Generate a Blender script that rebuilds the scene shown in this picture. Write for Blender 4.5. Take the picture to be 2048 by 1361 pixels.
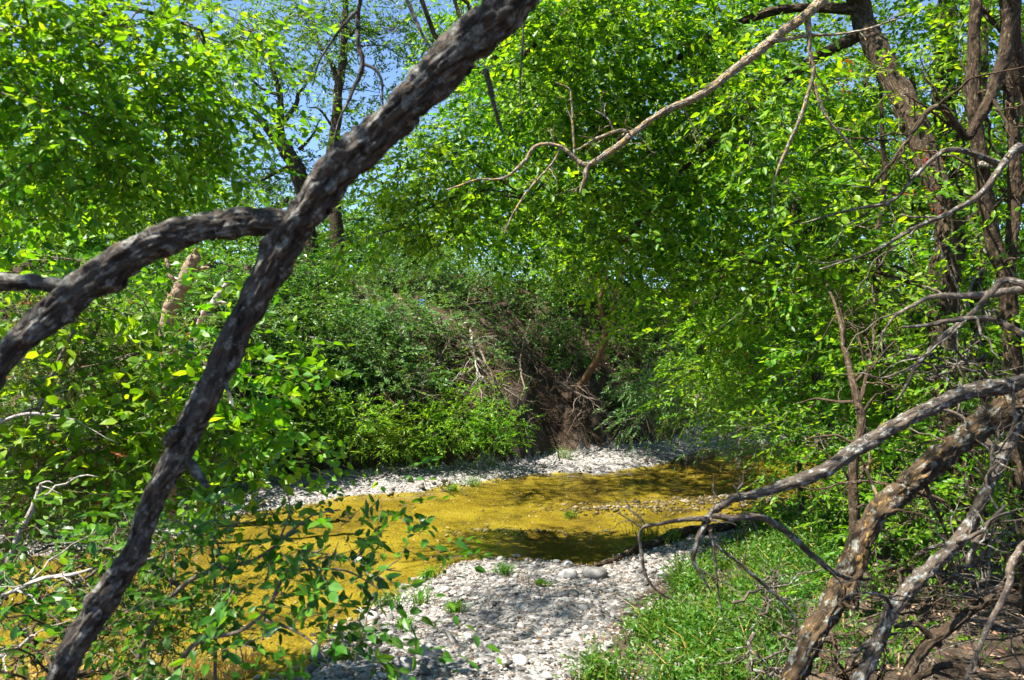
import bpy, bmesh, math, random
import numpy as np
from mathutils import Vector

# ------------------------------------------------------------------ camera, sky, sun, exposure
for _o in list(bpy.data.objects):
    bpy.data.objects.remove(_o)
SC = bpy.context.scene
COL = SC.collection
F, CX, CY, EYE = 1536.0, 1024.0, 680.5, 2.2          # focal length in photo pixels, centre, eye height (m)
cam = bpy.data.cameras.new('camera'); camo = bpy.data.objects.new('camera', cam); COL.objects.link(camo)
camo.location = (0, 0, EYE); camo.rotation_euler = (math.radians(90), 0, 0)
cam.sensor_width = 36; cam.lens = 36 * F / 2048; cam.clip_end = 2000; cam.clip_start = 0.05
cam.dof.use_dof = True; cam.dof.focus_distance = 10.5; cam.dof.aperture_fstop = 5.6
SC.camera = camo
SUN = np.array((-0.42, -0.20, 0.88)); SUN /= np.linalg.norm(SUN)
wd = bpy.data.worlds.new('World'); SC.world = wd; wd.use_nodes = True
nt = wd.node_tree
sky = nt.nodes.new('ShaderNodeTexSky'); sky.sky_type = 'NISHITA'; sky.sun_disc = False
sky.sun_elevation = math.asin(SUN[2]); sky.sun_rotation = math.atan2(SUN[0], SUN[1])
sky.air_density = 0.8; sky.dust_density = 0.0; sky.ozone_density = 4.0; sky.altitude = 600
bg = nt.nodes['Background']; bg.inputs['Strength'].default_value = 0.085
nt.links.new(sky.outputs[0], bg.inputs[0])
sl = bpy.data.lights.new('sun', 'SUN'); sl.energy = 5.0; sl.angle = math.radians(0.53); sl.color = (1, 0.95, 0.86)
so = bpy.data.objects.new('sun', sl); COL.objects.link(so)
so.rotation_euler = Vector(SUN).to_track_quat('Z', 'Y').to_euler()
so.location = Vector(SUN) * 60
SC.view_settings.view_transform = 'Standard'; SC.view_settings.look = 'None'
SC.view_settings.gamma = 1.0; SC.view_settings.use_curve_mapping = False
SC.view_settings.exposure = 1.85
SC.render.engine = 'CYCLES'
SC.cycles.max_bounces = 7; SC.cycles.diffuse_bounces = 3; SC.cycles.transmission_bounces = 5
SC.cycles.glossy_bounces = 2; SC.cycles.transparent_max_bounces = 8
SC.cycles.caustics_reflective = False; SC.cycles.caustics_refractive = False

RNG = np.random.default_rng(11)
random.seed(5)

# ------------------------------------------------------------------ helpers
def P(px, py, y):
    return np.array(((px - CX) / F * y, y, EYE + (CY - py) / F * y))

def G(px, py, z=0.0):
    y = (EYE - z) * F / (py - CY)
    return np.array(((px - CX) / F * y, y))

def hash3(i, j, k, seed):
    n = (i * 374761393 + j * 668265263 + k * 2147483647 + seed * 974711) & 0xffffffff
    n = ((n ^ (n >> 13)) * 1274126177) & 0xffffffff
    n = (n ^ (n >> 16)) & 0xffff
    return n / 65535.0

def vnoise(p, seed=0):
    p = np.asarray(p, float); f = np.floor(p); w = p - f; i = f.astype(np.int64)
    w = w * w * (3 - 2 * w); r = 0
    for a in (0, 1):
        for b in (0, 1):
            for c in (0, 1):
                r = r + hash3(i[..., 0] + a, i[..., 1] + b, i[..., 2] + c, seed) * \
                    np.where(a, w[..., 0], 1 - w[..., 0]) * np.where(b, w[..., 1], 1 - w[..., 1]) * np.where(c, w[..., 2], 1 - w[..., 2])
    return r * 2 - 1

def fbm(p, seed=0, o=4):
    p = np.asarray(p, float); s, a = 0, 1.0
    for k in range(o):
        s = s + a * vnoise(p * 2 ** k, seed + k); a *= .5
    return s

def ss(a, b, x):
    t = np.clip((np.asarray(x, float) - a) / (b - a), 0, 1)
    return t * t * (3 - 2 * t)

def nrm(v):
    return v / np.maximum(np.linalg.norm(v, axis=-1, keepdims=True), 1e-9)

def mesh_from(name, verts, faces, mat=None, smooth=False, attr=None):
    """faces: list of int arrays (n,3) and/or (n,4)"""
    me = bpy.data.meshes.new(name)
    verts = np.ascontiguousarray(verts, np.float32).reshape(-1, 3)
    faces = [np.asarray(f, np.int32) for f in faces if len(f)]
    me.vertices.add(len(verts)); me.vertices.foreach_set('co', verts.ravel())
    lv = np.concatenate([f.ravel() for f in faces]); sz = np.concatenate([np.full(len(f), f.shape[1], np.int32) for f in faces])
    me.loops.add(len(lv)); me.loops.foreach_set('vertex_index', lv)
    me.polygons.add(len(sz)); st = np.zeros(len(sz), np.int32); st[1:] = np.cumsum(sz)[:-1]
    me.polygons.foreach_set('loop_start', st)
    me.polygons.foreach_set('use_smooth', np.full(len(sz), bool(smooth)))
    if attr is not None:
        a = me.attributes.new('bk', 'FLOAT_VECTOR', 'POINT'); a.data.foreach_set('vector', np.ascontiguousarray(attr, np.float32).ravel())
    me.update(calc_edges=True); me.validate()
    if mat: me.materials.append(mat)
    return me

def link(name, me, parent=None, loc=None):
    o = bpy.data.objects.new(name, me); COL.objects.link(o)
    if parent is not None:
        o.parent = parent; o.location = -Vector(parent.location) if loc is None else loc
    elif loc is not None:
        o.location = loc
    return o

def tag(o, label=None, cat=None, group=None, kind=None):
    if label: o['label'] = label
    if cat: o['category'] = cat
    if group: o['group'] = group
    if kind: o['kind'] = kind
    return o

def empty(name, loc, label, cat, group=None):
    e = bpy.data.objects.new(name, None); COL.objects.link(e); e.location = tuple(float(v) for v in loc)
    e.empty_display_size = .1
    return tag(e, label, cat, group)

class Geo:
    def __init__(s): s.v = []; s.q = []; s.t = []; s.a = []; s.n = 0
    def add(s, v, q=None, t=None, a=None):
        v = np.asarray(v, float).reshape(-1, 3)
        if q is not None and len(q): s.q.append(np.asarray(q) + s.n)
        if t is not None and len(t): s.t.append(np.asarray(t) + s.n)
        s.v.append(v); s.a.append(np.zeros_like(v) if a is None else a); s.n += len(v)
    def mesh(s, name, mat, smooth=True):
        fs = []
        if s.q: fs.append(np.concatenate(s.q))
        if s.t: fs.append(np.concatenate(s.t))
        return mesh_from(name, np.concatenate(s.v), fs, mat, smooth, np.concatenate(s.a))

def catmull(pts, n):
    pts = np.asarray(pts, float); k = len(pts)
    if k == 2: pts = np.array([pts[0], (pts[0] + pts[1]) / 2, pts[1]]); k = 3
    P_ = np.vstack([2 * pts[0] - pts[1], pts, 2 * pts[-1] - pts[-2]])
    t = np.linspace(0, k - 1 - 1e-6, n); i = t.astype(int); u = (t - i)[:, None]
    a, b, c, d = P_[i], P_[i + 1], P_[i + 2], P_[i + 3]
    return .5 * (2 * b + (c - a) * u + (2 * a - 5 * b + 4 * c - d) * u ** 2 + (3 * b - a - 3 * c + d) * u ** 3)

def tube(geo, pts, rad, sides=6, n=None, bump=0.0, bscale=6.0, seed=0, wob=0.0, knots=0):
    pts = np.asarray(pts, float); rad = np.asarray(rad, float)
    L = np.linalg.norm(np.diff(pts, axis=0), axis=1).sum()
    n = n or max(3, min(60, int(len(pts) * 4)))
    c = catmull(np.c_[pts, rad], n); r = np.maximum(c[:, 3], .0008); c = c[:, :3].copy()
    if wob:
        s = np.linspace(0, L, n)
        e = ss(0, .08, np.linspace(0, 1, n)) 
        for k in range(3):
            c[:, k] += wob * e * fbm(np.c_[s * 3.1 / max(L, .3) * 2, np.full(n, k * 7.3 + seed), np.full(n, seed * 1.7)], seed, 3)
    T = nrm(np.gradient(c, axis=0))
    up = np.array((0, 0, 1.)) if abs(T[0][2]) < .9 else np.array((1., 0, 0))
    N = np.zeros_like(T); N[0] = nrm(np.cross(T[0], up))
    for i in range(1, n):
        v = N[i - 1] - T[i] * np.dot(N[i - 1], T[i]); N[i] = v / max(np.linalg.norm(v), 1e-9)
    B = np.cross(T, N)
    th = np.arange(sides) / sides * 2 * math.pi
    dirs = N[:, None] * np.cos(th)[None, :, None] + B[:, None] * np.sin(th)[None, :, None]
    sl_ = np.r_[0, np.cumsum(np.linalg.norm(np.diff(c, axis=0), axis=1))]
    a = np.stack([np.cos(th)[None] * r[:, None] , np.sin(th)[None] * r[:, None], np.repeat(sl_[:, None], sides, 1)], -1)
    a[..., 2] += seed * 3.17
    rr = np.repeat(r[:, None], sides, 1)
    if bump:
        q = a.copy(); q[..., 2] *= .45
        rr = rr * (1 + bump * fbm(q * bscale / max(r.mean(), .01) * .35, seed, 4) + bump * .8 * vnoise(a * np.array((6, 6, 5.)), seed + 9))
        if r.max() > .012: rr = rr * (1 - bump * 1.1 * np.clip(1 - 2.2 * np.abs(vnoise(q * np.array((1, 1, .6)) * bscale / max(r.mean(), .01) * .8, seed + 5)), 0, 1) ** 2)
        if knots:
            kr = np.random.default_rng(seed + 77)
            for _ in range(knots):
                kt, ka = kr.uniform(0, L), kr.uniform(0, 6.28)
                d2 = ((sl_[:, None] - kt) / (r.mean() * .7)) ** 2 + ((np.abs((th[None] - ka + math.pi) % 6.283 - math.pi)) / .6) ** 2
                rr = rr + r.mean() * kr.uniform(.08, .3) * np.exp(-d2)
    v = c[:, None] + dirs * rr[..., None]
    i = np.arange(n - 1)[:, None] * sides; j = np.arange(sides)[None]; j2 = (j + 1) % sides
    q = np.stack([i + j, i + j2, i + sides + j2, i + sides + j], -1).reshape(-1, 4)
    vv = v.reshape(-1, 3); aa = a.reshape(-1, 3)
    m = len(vv); vv = np.vstack([vv, c[0], c[-1]]); aa = np.vstack([aa, a[0].mean(0), a[-1].mean(0)])
    jj = np.arange(sides); t = np.vstack([np.c_[(jj + 1) % sides, jj, np.full(sides, m)],
                                          np.c_[(n - 1) * sides + jj, (n - 1) * sides + (jj + 1) % sides, np.full(sides, m + 1)]])
    geo.add(vv, q, t, aa)
    return c, r

# ------------------------------------------------------------------ leaf templates: x across, y along, z normal
LEAF_A = (np.array([(0, 0, 0), (0, .3, .02), (0, .68, .02), (0, 1, -.05), (-.42, .26, .10), (-.36, .62, .11), (.42, .26, .10), (.36, .62, .11)]),
          np.array([(1, 2, 5, 4), (1, 6, 7, 2)]), np.array([(0, 1, 4), (2, 3, 5), (0, 6, 1), (2, 7, 3)]))
LEAF_C = (np.array([(0, 0, 0), (-.43, .3, .09), (-.33, .68, .08), (0, 1, -.03), (.33, .68, .08), (.43, .3, .09)]),
          np.array([(0, 3, 2, 1), (0, 5, 4, 3)]), None)
LEAF_B = (np.array([(0, 0, 0), (-.42, .42, .1), (0, 1, 0), (.42, .42, .1)]), None, np.array([(0, 2, 1), (0, 3, 2)]))
LEAF_N = (np.array([(-.5, 0, 0), (.5, 0, 0), (0, 1, 0)]), None, np.array([(0, 1, 2)]))

def leaf_mesh(name, pos, ax, nm, ln, wd_, tpl, mat):
    tv, tq, tt = tpl
    ax = nrm(ax); sd = nrm(np.cross(ax, nm)); nn = np.cross(sd, ax)
    v = pos[:, None] + sd[:, None] * (tv[None, :, :1] * wd_[:, None, None]) + ax[:, None] * (tv[None, :, 1:2] * ln[:, None, None]) + nn[:, None] * (tv[None, :, 2:] * wd_[:, None, None])
    k = len(tv); off = (np.arange(len(pos)) * k)[:, None, None]; fs = []
    if tq is not None: fs.append((tq[None] + off).reshape(-1, 4))
    if tt is not None: fs.append((tt[None] + off).reshape(-1, 3))
    return mesh_from(name, v.reshape(-1, 3), fs, mat)

def rdir(rng, n):
    return nrm(rng.normal(size=(n, 3)))

def sprays(rng, c, d, L, nl, ln, ratio=.5, droop=.25, spread=55, tilt=.55, flat=1.0):
    """leaves in two rows along every twig (c start, d direction). returns pos, axis, normal, len, width"""
    N = len(c); d = nrm(d); t = (np.arange(nl) + .6) / nl
    L = np.broadcast_to(L, (N,))
    pos = c[:, None] + d[:, None] * (L[:, None] * t)[..., None]
    pos[..., 2] -= droop * L[:, None] * t ** 2
    up = nrm(np.array((0, 0, 1.)) * flat + rng.normal(size=(N, 3)) * .45)
    side = nrm(np.cross(d, up))
    sg = np.where(np.arange(nl) % 2, 1., -1.)[None, :, None]
    a = np.radians(spread) * (1 - .55 * t)[None, :, None]
    ax = d[:, None] * np.cos(a) + side[:, None] * sg * np.sin(a) + rng.normal(size=(N, nl, 3)) * .28
    ax[..., 2] -= droop * .9
    nm = up[:, None] + rng.normal(size=(N, nl, 3)) * tilt
    l = ln * rng.uniform(.6, 1.2, (N, nl)) * (1 - .25 * np.abs(t - .5))[None]
    R = lambda x: x.reshape(-1, 3)
    return R(pos), R(ax), R(nm), l.ravel(), (l * ratio * rng.uniform(.8, 1.15, (N, nl))).ravel()

def twig_geo(geo, c, d, L, droop, r):
    """one thin three-sided spike per spray"""
    d = nrm(d); N = len(c); e = c + d * np.broadcast_to(L, (N,))[:, None]; e[:, 2] -= droop * np.broadcast_to(L, (N,))
    s = nrm(np.cross(d, np.array((.3, .2, 1.)))); b = np.cross(d, s)
    v = np.stack([c + s * r, c + (-.5 * s + .87 * b) * r, c + (-.5 * s - .87 * b) * r, e], 1)
    o = (np.arange(N) * 4)[:, None, None]
    t = (np.array([(0, 1, 3), (1, 2, 3), (2, 0, 3)])[None] + o).reshape(-1, 3)
    geo.add(v.reshape(-1, 3), None, t)

# ------------------------------------------------------------------ materials
def new_mat(name):
    m = bpy.data.materials.new(name); m.use_nodes = True; t = m.node_tree
    for n in list(t.nodes): t.nodes.remove(n)
    out = t.nodes.new('ShaderNodeOutputMaterial')
    def N(tp, **kw):
        n = t.nodes.new(tp)
        for k, v in kw.items():
            if k in n.inputs.keys(): n.inputs[k].default_value = v
            else: setattr(n, k, v)
        return n
    return m, t, N, out, t.links.new

def ramp(N, stops):
    r = N('ShaderNodeValToRGB'); e = r.color_ramp.elements
    while len(e) < len(stops): e.new(.5)
    for el, (p, c) in zip(e, stops): el.position = p; el.color = (*c, 1)
    return r

def leaf_mat(name, cols, trans=.5, glow=(1.5, 1.35, .5), rough=.42, spec=.38):
    m, t, N, out, L = new_mat(name)
    g = N('ShaderNodeNewGeometry'); oi = N('ShaderNodeObjectInfo')
    ad = N('ShaderNodeMath', operation='ADD'); fr = N('ShaderNodeMath', operation='FRACT')
    L(g.outputs['Random Per Island'], ad.inputs[0]); L(oi.outputs['Random'], ad.inputs[1]); L(ad.outputs[0], fr.inputs[0])
    r = ramp(N, [(i / (len(cols) - 1), c) for i, c in enumerate(cols)]); L(fr.outputs[0], r.inputs[0])
    ns = N('ShaderNodeTexNoise', Scale=.9, Detail=2.0); L(g.outputs['Position'], ns.inputs['Vector'])
    hs = N('ShaderNodeHueSaturation'); mr = N('ShaderNodeMapRange'); 
    mr.inputs[1].default_value = .3; mr.inputs[2].default_value = .7; mr.inputs[3].default_value = .485; mr.inputs[4].default_value = .515
    L(ns.outputs[0], mr.inputs[0]); L(mr.outputs[0], hs.inputs['Hue']); L(r.outputs[0], hs.inputs['Color'])
    p = N('ShaderNodeBsdfPrincipled', Roughness=rough); p.inputs['Specular IOR Level'].default_value = spec
    L(hs.outputs[0], p.inputs['Base Color'])
    mu = N('ShaderNodeMix', data_type='RGBA', blend_type='MULTIPLY'); mu.inputs[0].default_value = 1; mu.inputs[7].default_value = (*glow, 1)
    L(hs.outputs[0], mu.inputs[6])
    tr = N('ShaderNodeBsdfTranslucent'); L(mu.outputs[2], tr.inputs[0])
    mx = N('ShaderNodeMixShader'); mx.inputs[0].default_value = trans
    L(p.outputs[0], mx.inputs[1]); L(tr.outputs[0], mx.inputs[2]); L(mx.outputs[0], out.inputs[0])
    return m

def bark_mat(name, dark, light, lichen=(.42, .44, .38), amount=.5, orange=0.0, scale=1.0, bump=.6, orange_col=(.42, .24, .04)):
    m, t, N, out, L = new_mat(name)
    a = N('ShaderNodeAttribute', attribute_name='bk')
    mp = N('ShaderNodeMapping'); mp.inputs['Scale'].default_value = (scale, scale, scale * .28); L(a.outputs['Vector'], mp.inputs[0])
    n1 = N('ShaderNodeTexNoise', Scale=60.0, Detail=6.0, Roughness=.65); L(mp.outputs[0], n1.inputs['Vector'])
    v1 = N('ShaderNodeTexVoronoi', Scale=45.0, feature='DISTANCE_TO_EDGE'); L(mp.outputs[0], v1.inputs['Vector'])
    r1 = ramp(N, [(.32, dark), (.66, light)]); L(n1.outputs[0], r1.inputs[0])
    mp2 = N('ShaderNodeMapping'); mp2.inputs['Scale'].default_value = (scale, scale, scale * .7); L(a.outputs['Vector'], mp2.inputs[0])
    n2 = N('ShaderNodeTexNoise', Scale=44.0, Detail=8.0, Roughness=.74); L(mp2.outputs[0], n2.inputs['Vector'])
    r2 = ramp(N, [(.60 - .2 * amount, (0, 0, 0)), (.66 - .2 * amount, (1, 1, 1))]); L(n2.outputs[0], r2.inputs[0])
    mx = N('ShaderNodeMix', data_type='RGBA'); L(r2.outputs[0], mx.inputs[0]); L(r1.outputs[0], mx.inputs[6])
    n4 = N('ShaderNodeTexNoise', Scale=120.0, Detail=3.0); L(a.outputs['Vector'], n4.inputs['Vector'])
    r4 = ramp(N, [(.3, tuple(c * .45 for c in lichen)), (.65, lichen)]); L(n4.outputs[0], r4.inputs[0]); L(r4.outputs[0], mx.inputs[7])
    col = mx.outputs[2]
    if orange:
        n3 = N('ShaderNodeTexNoise', Scale=48.0, Detail=7.0, Roughness=.72); o3 = N('ShaderNodeVectorMath', operation='ADD'); o3.inputs[1].default_value = (3.1, 8.2, 5.5)
        L(mp2.outputs[0], o3.inputs[0]); L(o3.outputs[0], n3.inputs['Vector'])
        r3 = ramp(N, [(.64 - .2 * orange, (0, 0, 0)), (.70 - .2 * orange, (1, 1, 1))]); L(n3.outputs[0], r3.inputs[0])
        m3 = N('ShaderNodeMix', data_type='RGBA'); L(r3.outputs[0], m3.inputs[0]); L(col, m3.inputs[6]); m3.inputs[7].default_value = (*orange_col, 1)
        col = m3.outputs[2]
    p = N('ShaderNodeBsdfPrincipled', Roughness=.9); p.inputs['Specular IOR Level'].default_value = .15
    L(col, p.inputs['Base Color'])
    ad = N('ShaderNodeMath', operation='ADD'); ml = N('ShaderNodeMath', operation='MULTIPLY'); ml.inputs[1].default_value = 1.2
    L(v1.outputs['Distance'], ml.inputs[0]); L(ml.outputs[0], ad.inputs[0]); L(n1.outputs[0], ad.inputs[1])
    b = N('ShaderNodeBump', Strength=bump, Distance=.02); L(ad.outputs[0], b.inputs['Height']); L(b.outputs[0], p.inputs['Normal'])
    L(p.outputs[0], out.inputs[0])
    return m

def simple_mat(name, c1, c2, scale=8.0, rough=.9, bump=.3, dist=.01, island=False):
    m, t, N, out, L = new_mat(name)
    g = N('ShaderNodeNewGeometry'); n = N('ShaderNodeTexNoise', Scale=scale, Detail=6.0, Roughness=.65); L(g.outputs['Position'], n.inputs['Vector'])
    fac = n.outputs[0]
    if island:
        oi = N('ShaderNodeObjectInfo'); ad = N('ShaderNodeMath', operation='ADD'); fr = N('ShaderNodeMath', operation='FRACT')
        L(g.outputs['Random Per Island'], ad.inputs[0]); L(oi.outputs['Random'], ad.inputs[1]); L(ad.outputs[0], fr.inputs[0])
        mm = N('ShaderNodeMath', operation='MULTIPLY_ADD'); mm.inputs[1].default_value = .6; L(fr.outputs[0], mm.inputs[0])
        m2 = N('ShaderNodeMath', operation='MULTIPLY'); m2.inputs[1].default_value = .4; L(n.outputs[0], m2.inputs[0]); L(m2.outputs[0], mm.inputs[2]); fac = mm.outputs[0]
    r = ramp(N, [(.25, c1), (.75, c2)]); L(fac, r.inputs[0])
    p = N('ShaderNodeBsdfPrincipled', Roughness=rough); p.inputs['Specular IOR Level'].default_value = .2; L(r.outputs[0], p.inputs['Base Color'])
    b = N('ShaderNodeBump', Strength=bump, Distance=dist); L(n.outputs[0], b.inputs['Height']); L(b.outputs[0], p.inputs['Normal'])
    L(p.outputs[0], out.inputs[0])
    return m

# foliage colours
M_BRIGHT = leaf_mat('leaf_bright', [(.03, .12, .005), (.09, .24, .008), (.15, .33, .012), (.23, .38, .02)], .56, (1.8, 1.5, .4))
M_ELM = leaf_mat('leaf_elm', [(.018, .075, .005), (.07, .20, .007), (.14, .31, .009), (.24, .40, .014)], .58, (1.8, 1.5, .4))
M_DEEP = leaf_mat('leaf_deep', [(.02, .075, .010), (.045, .15, .012), (.075, .21, .014), (.13, .27, .018)], .5, (1.7, 1.45, .45), .33, .5)
M_CEDAR = leaf_mat('leaf_cedar', [(.04, .11, .015), (.08, .18, .02), (.13, .24, .03), (.20, .28, .05)], .38, (1.4, 1.3, .6))
M_SHRUB = leaf_mat('leaf_shrub', [(.018, .06, .016), (.05, .14, .028), (.09, .20, .04), (.16, .27, .07)], .42, (1.6, 1.45, .5))
M_FAR = leaf_mat('leaf_far', [(.025, .08, .010), (.05, .14, .012), (.09, .20, .015), (.14, .25, .022)], .52, (1.7, 1.45, .45))
M_GRASS = leaf_mat('leaf_grass', [(.018, .07, .006), (.042, .14, .010), (.075, .19, .013), (.13, .21, .026)], .42, (1.5, 1.35, .5))
M_DRY = leaf_mat('leaf_dry', [(.22, .12, .04), (.30, .18, .06), (.38, .26, .10)], .35, (1.2, 1.1, .8))
M_RUST = leaf_mat('leaf_rust', [(.30, .09, .03), (.40, .16, .05), (.36, .22, .10)], .35, (1.2, 1.0, .8))
M_RED = leaf_mat('leaf_red', [(.5, .05, .02), (.6, .10, .02)], .5, (1.4, 1.0, .6))
M_YEL = leaf_mat('leaf_straw', [(.45, .30, .05), (.5, .36, .09), (.4, .3, .12)], .35, (1.2, 1.1, .8))
# barks
B_LIMB = bark_mat('bark_limb', (.010, .008, .006), (.10, .082, .066), (.22, .215, .19), .42, .04, .9, 1.0, (.15, .065, .02))
B_DARK = bark_mat('bark_dark', (.010, .007, .005), (.082, .054, .033), (.19, .15, .09), .25, .1, .7, 1.0, (.19, .11, .04))
B_GREY = bark_mat('bark_grey', (.022, .017, .012), (.13, .10, .075), (.30, .31, .28), .36, .10, .9, .7, (.33, .20, .03))
B_MOT = bark_mat('bark_mottled', (.014, .010, .007), (.10, .065, .035), (.27, .27, .22), .30, .33, .55, 1.0, (.25, .15, .045))
B_BROWN = bark_mat('bark_brown', (.018, .012, .008), (.10, .065, .04), (.2, .17, .13), .25, .05, 1.2, .6)
B_TAN = bark_mat('bark_tan', (.07, .035, .015), (.22, .12, .055), (.4, .3, .2), .15, 0, 1.2, .5)
B_TWIG = bark_mat('bark_twig', (.06, .042, .03), (.20, .15, .11), (.4, .38, .34), .3, .1, 3.0, .3)
B_DEAD = bark_mat('bark_dead', (.16, .13, .11), (.42, .37, .32), (.55, .52, .48), .4, .1, 2.0, .4)
B_SNAG = bark_mat('bark_snag', (.10, .06, .035), (.40, .28, .18), (.5, .45, .4), .3, .35, 1.6, .8, (.55, .24, .05))
M_STONE = simple_mat('stone_pale', (.075, .069, .061), (.37, .35, .325), 9, .85, .35, .01, True)
M_EARTH = simple_mat('earth', (.05, .034, .022), (.20, .145, .10), 4, .95, .8, .04)

# ------------------------------------------------------------------ terrain
NEAR = [(-14, 3.6), (-6, 4.1), (-4, 4.45), (-2.5, 4.75)] + [tuple(G(*p)) for p in [(590, 1350), (690, 1245), (790, 1180), (900, 1128), (1000, 1112), (1100, 1122), (1180, 1136), (1260, 1110), (1330, 1075), (1400, 1060), (1480, 1045), (1560, 1020), (1650, 985), (1750, 960), (1900, 935), (2100, 915)]] + [(22, 17.5)]
FAR = [(24, 20.5)] + [tuple(G(*p)) for p in [(2000, 868), (1800, 872), (1620, 880), (1500, 890), (1400, 900), (1290, 935), (1200, 945), (1060, 945), (960, 962), (880, 975), (830, 985), (700, 992), (560, 1010), (480, 1030), (330, 1078), (150, 1100)]] + [(-7, 7.6), (-14, 6.5)]
WATER = np.array(NEAR + FAR)
BANKB = np.array([(-30, 7), (-14, 8), (-7, 8.9)] + [tuple(G(*p)) for p in [(150, 1060), (330, 1040), (450, 985), (560, 966), (700, 957), (850, 950), (1000, 937), (1080, 922), (1200, 912), (1400, 882), (1600, 868), (2000, 858)]] + [(26, 23), (60, 30)])
RBANK = np.array([(.2, 2.5), tuple(G(1190, 1361)), tuple(G(1260, 1250)), tuple(G(1380, 1150)), tuple(G(1480, 1090)), tuple(G(1600, 1020)), (5.6, 12), (9.5, 15), (25, 18)])

def wdist(x, y):
    """signed distance to the water outline, positive inside"""
    x = np.asarray(x, float); y = np.asarray(y, float); d = np.full(x.shape, 1e9); ins = np.zeros(x.shape, bool); n = len(WATER)
    for i in range(n):
        (ax, ay), (bx, by) = WATER[i], WATER[(i + 1) % n]
        ex, ey = bx - ax, by - ay; u = np.clip(((x - ax) * ex + (y - ay) * ey) / (ex * ex + ey * ey), 0, 1)
        d = np.minimum(d, np.hypot(x - ax - u * ex, y - ay - u * ey))
        if ay != by:
            c = ((ay > y) != (by > y)) & (x < (bx - ax) * (y - ay) / (by - ay) + ax); ins ^= c
    return np.where(ins, d, -d)

WZ = -0.03
SHOALS = [(*G(1330, 1000), 1.25, .22, .07), (*G(1450, 990), .8, .25, .08), (*G(905, 972), .35, .12, .07), (*G(1010, 1052), .9, .14, .055), (*G(1240, 1010), .8, .12, .08)]

def H(x, y):
    x = np.asarray(x, float); y = np.asarray(y, float); w = wdist(x, y)
    w = w + .10 * fbm(np.stack([x * 1.3, y * 1.3, 0 * x], -1), 3, 3)
    p = np.stack([x, y, 0 * x], -1)
    z = np.where(w > 0, -.045 - .07 * ss(0, 1.2, w), .03 + .10 * ss(0, 1.5, -w) - .055 * ss(.15, 0, -w))
    for (sx, sy, rx, ry, hh) in SHOALS:
        z = z + hh * np.exp(-((x - sx) / rx) ** 2 - ((y - sy) / ry) ** 2)
    db = (y - np.interp(x, BANKB[:, 0], BANKB[:, 1])) * .85 + .35 * fbm(p * .8, 21, 3)
    bank = 1.25 * ss(0, .55, db) + .9 * ss(.6, 1.7, db) + 1.3 * ss(1.4, 4.0, db) + .6 * ss(4, 12, db)
    xr = np.interp(y, RBANK[:, 1], RBANK[:, 0]); dr = (x - xr) * .85 + .2 * fbm(p * .7, 31, 3)
    rb = (.28 * ss(0, 1.3, dr) + 1.0 * ss(2.6, 5.5, dr) + 1.2 * ss(5, 14, dr)) * ss(.35, -.6, w)
    nb = (.62 * ss(4.6, 1.2, y) + .3 * ss(-1.6, -3.5, x) * ss(4.6, 3.4, y)) * ss(.2, -.6, w)
    nb = nb * np.where(y > 12, 0, 1)
    rough = .035 * fbm(p * 2.3, 41, 4) * ss(.1, -.6, w) + .16 * fbm(p * 1.6, 51, 4) * ss(.1, .9, db) * ss(9, 2, db) + .012 * fbm(p * 6, 44, 3)
    hills = .9 * fbm(p * .06, 61, 3) * ss(12, 40, np.hypot(x, y - 10))
    return z + bank + rb + nb + rough + hills

def H1(x, y):
    return float(H(np.array([x]), np.array([y]))[0])

def hitY(px, py, y0=4.0, y1=40.0):
    """depth at which the sight line through a photo pixel meets the terrain"""
    yy = np.linspace(y0, y1, 1500); xx = (px - CX) / F * yy; zz = EYE + (CY - py) / F * yy
    k = np.nonzero(H(xx, yy) > zz)[0]
    return float(yy[k[0]]) if len(k) else y1

u = np.linspace(-1, 1, 241); gx = 9 * u + 141 * np.sign(u) * np.abs(u) ** 5
u = np.linspace(-1, 1, 281); gy = 9 + 10 * u + 131 * np.sign(u) * np.abs(u) ** 5
GX, GY = np.meshgrid(gx, gy); GZ = H(GX, GY)
V = np.stack([GX, GY, GZ], -1).reshape(-1, 3); nx, ny = len(gx), len(gy)
i = (np.arange(ny - 1)[:, None] * nx + np.arange(nx - 1)[None]).ravel()
me = mesh_from('ground', V, [np.c_[i, i + 1, i + nx + 1, i + nx]], None, True)
# masks: x water, y gravel, z bank earth
wv = wdist(GX, GY); dbv = (GY - np.interp(GX, BANKB[:, 0], BANKB[:, 1])); drv = GX - np.interp(GY, RBANK[:, 1], RBANK[:, 0])
mk = np.stack([ss(-.12, .10, wv), ss(.3, -.4, drv) * np.where(GY < 10, ss(.34, .22, GZ), ss(.20, .10, GZ)) * ss(2.6, 4.2, GY), ss(-.1, .4, dbv)], -1).reshape(-1, 3)
at = me.attributes.new('mask', 'FLOAT_VECTOR', 'POINT'); at.data.foreach_set('vector', mk.astype(np.float32).ravel())

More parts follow.
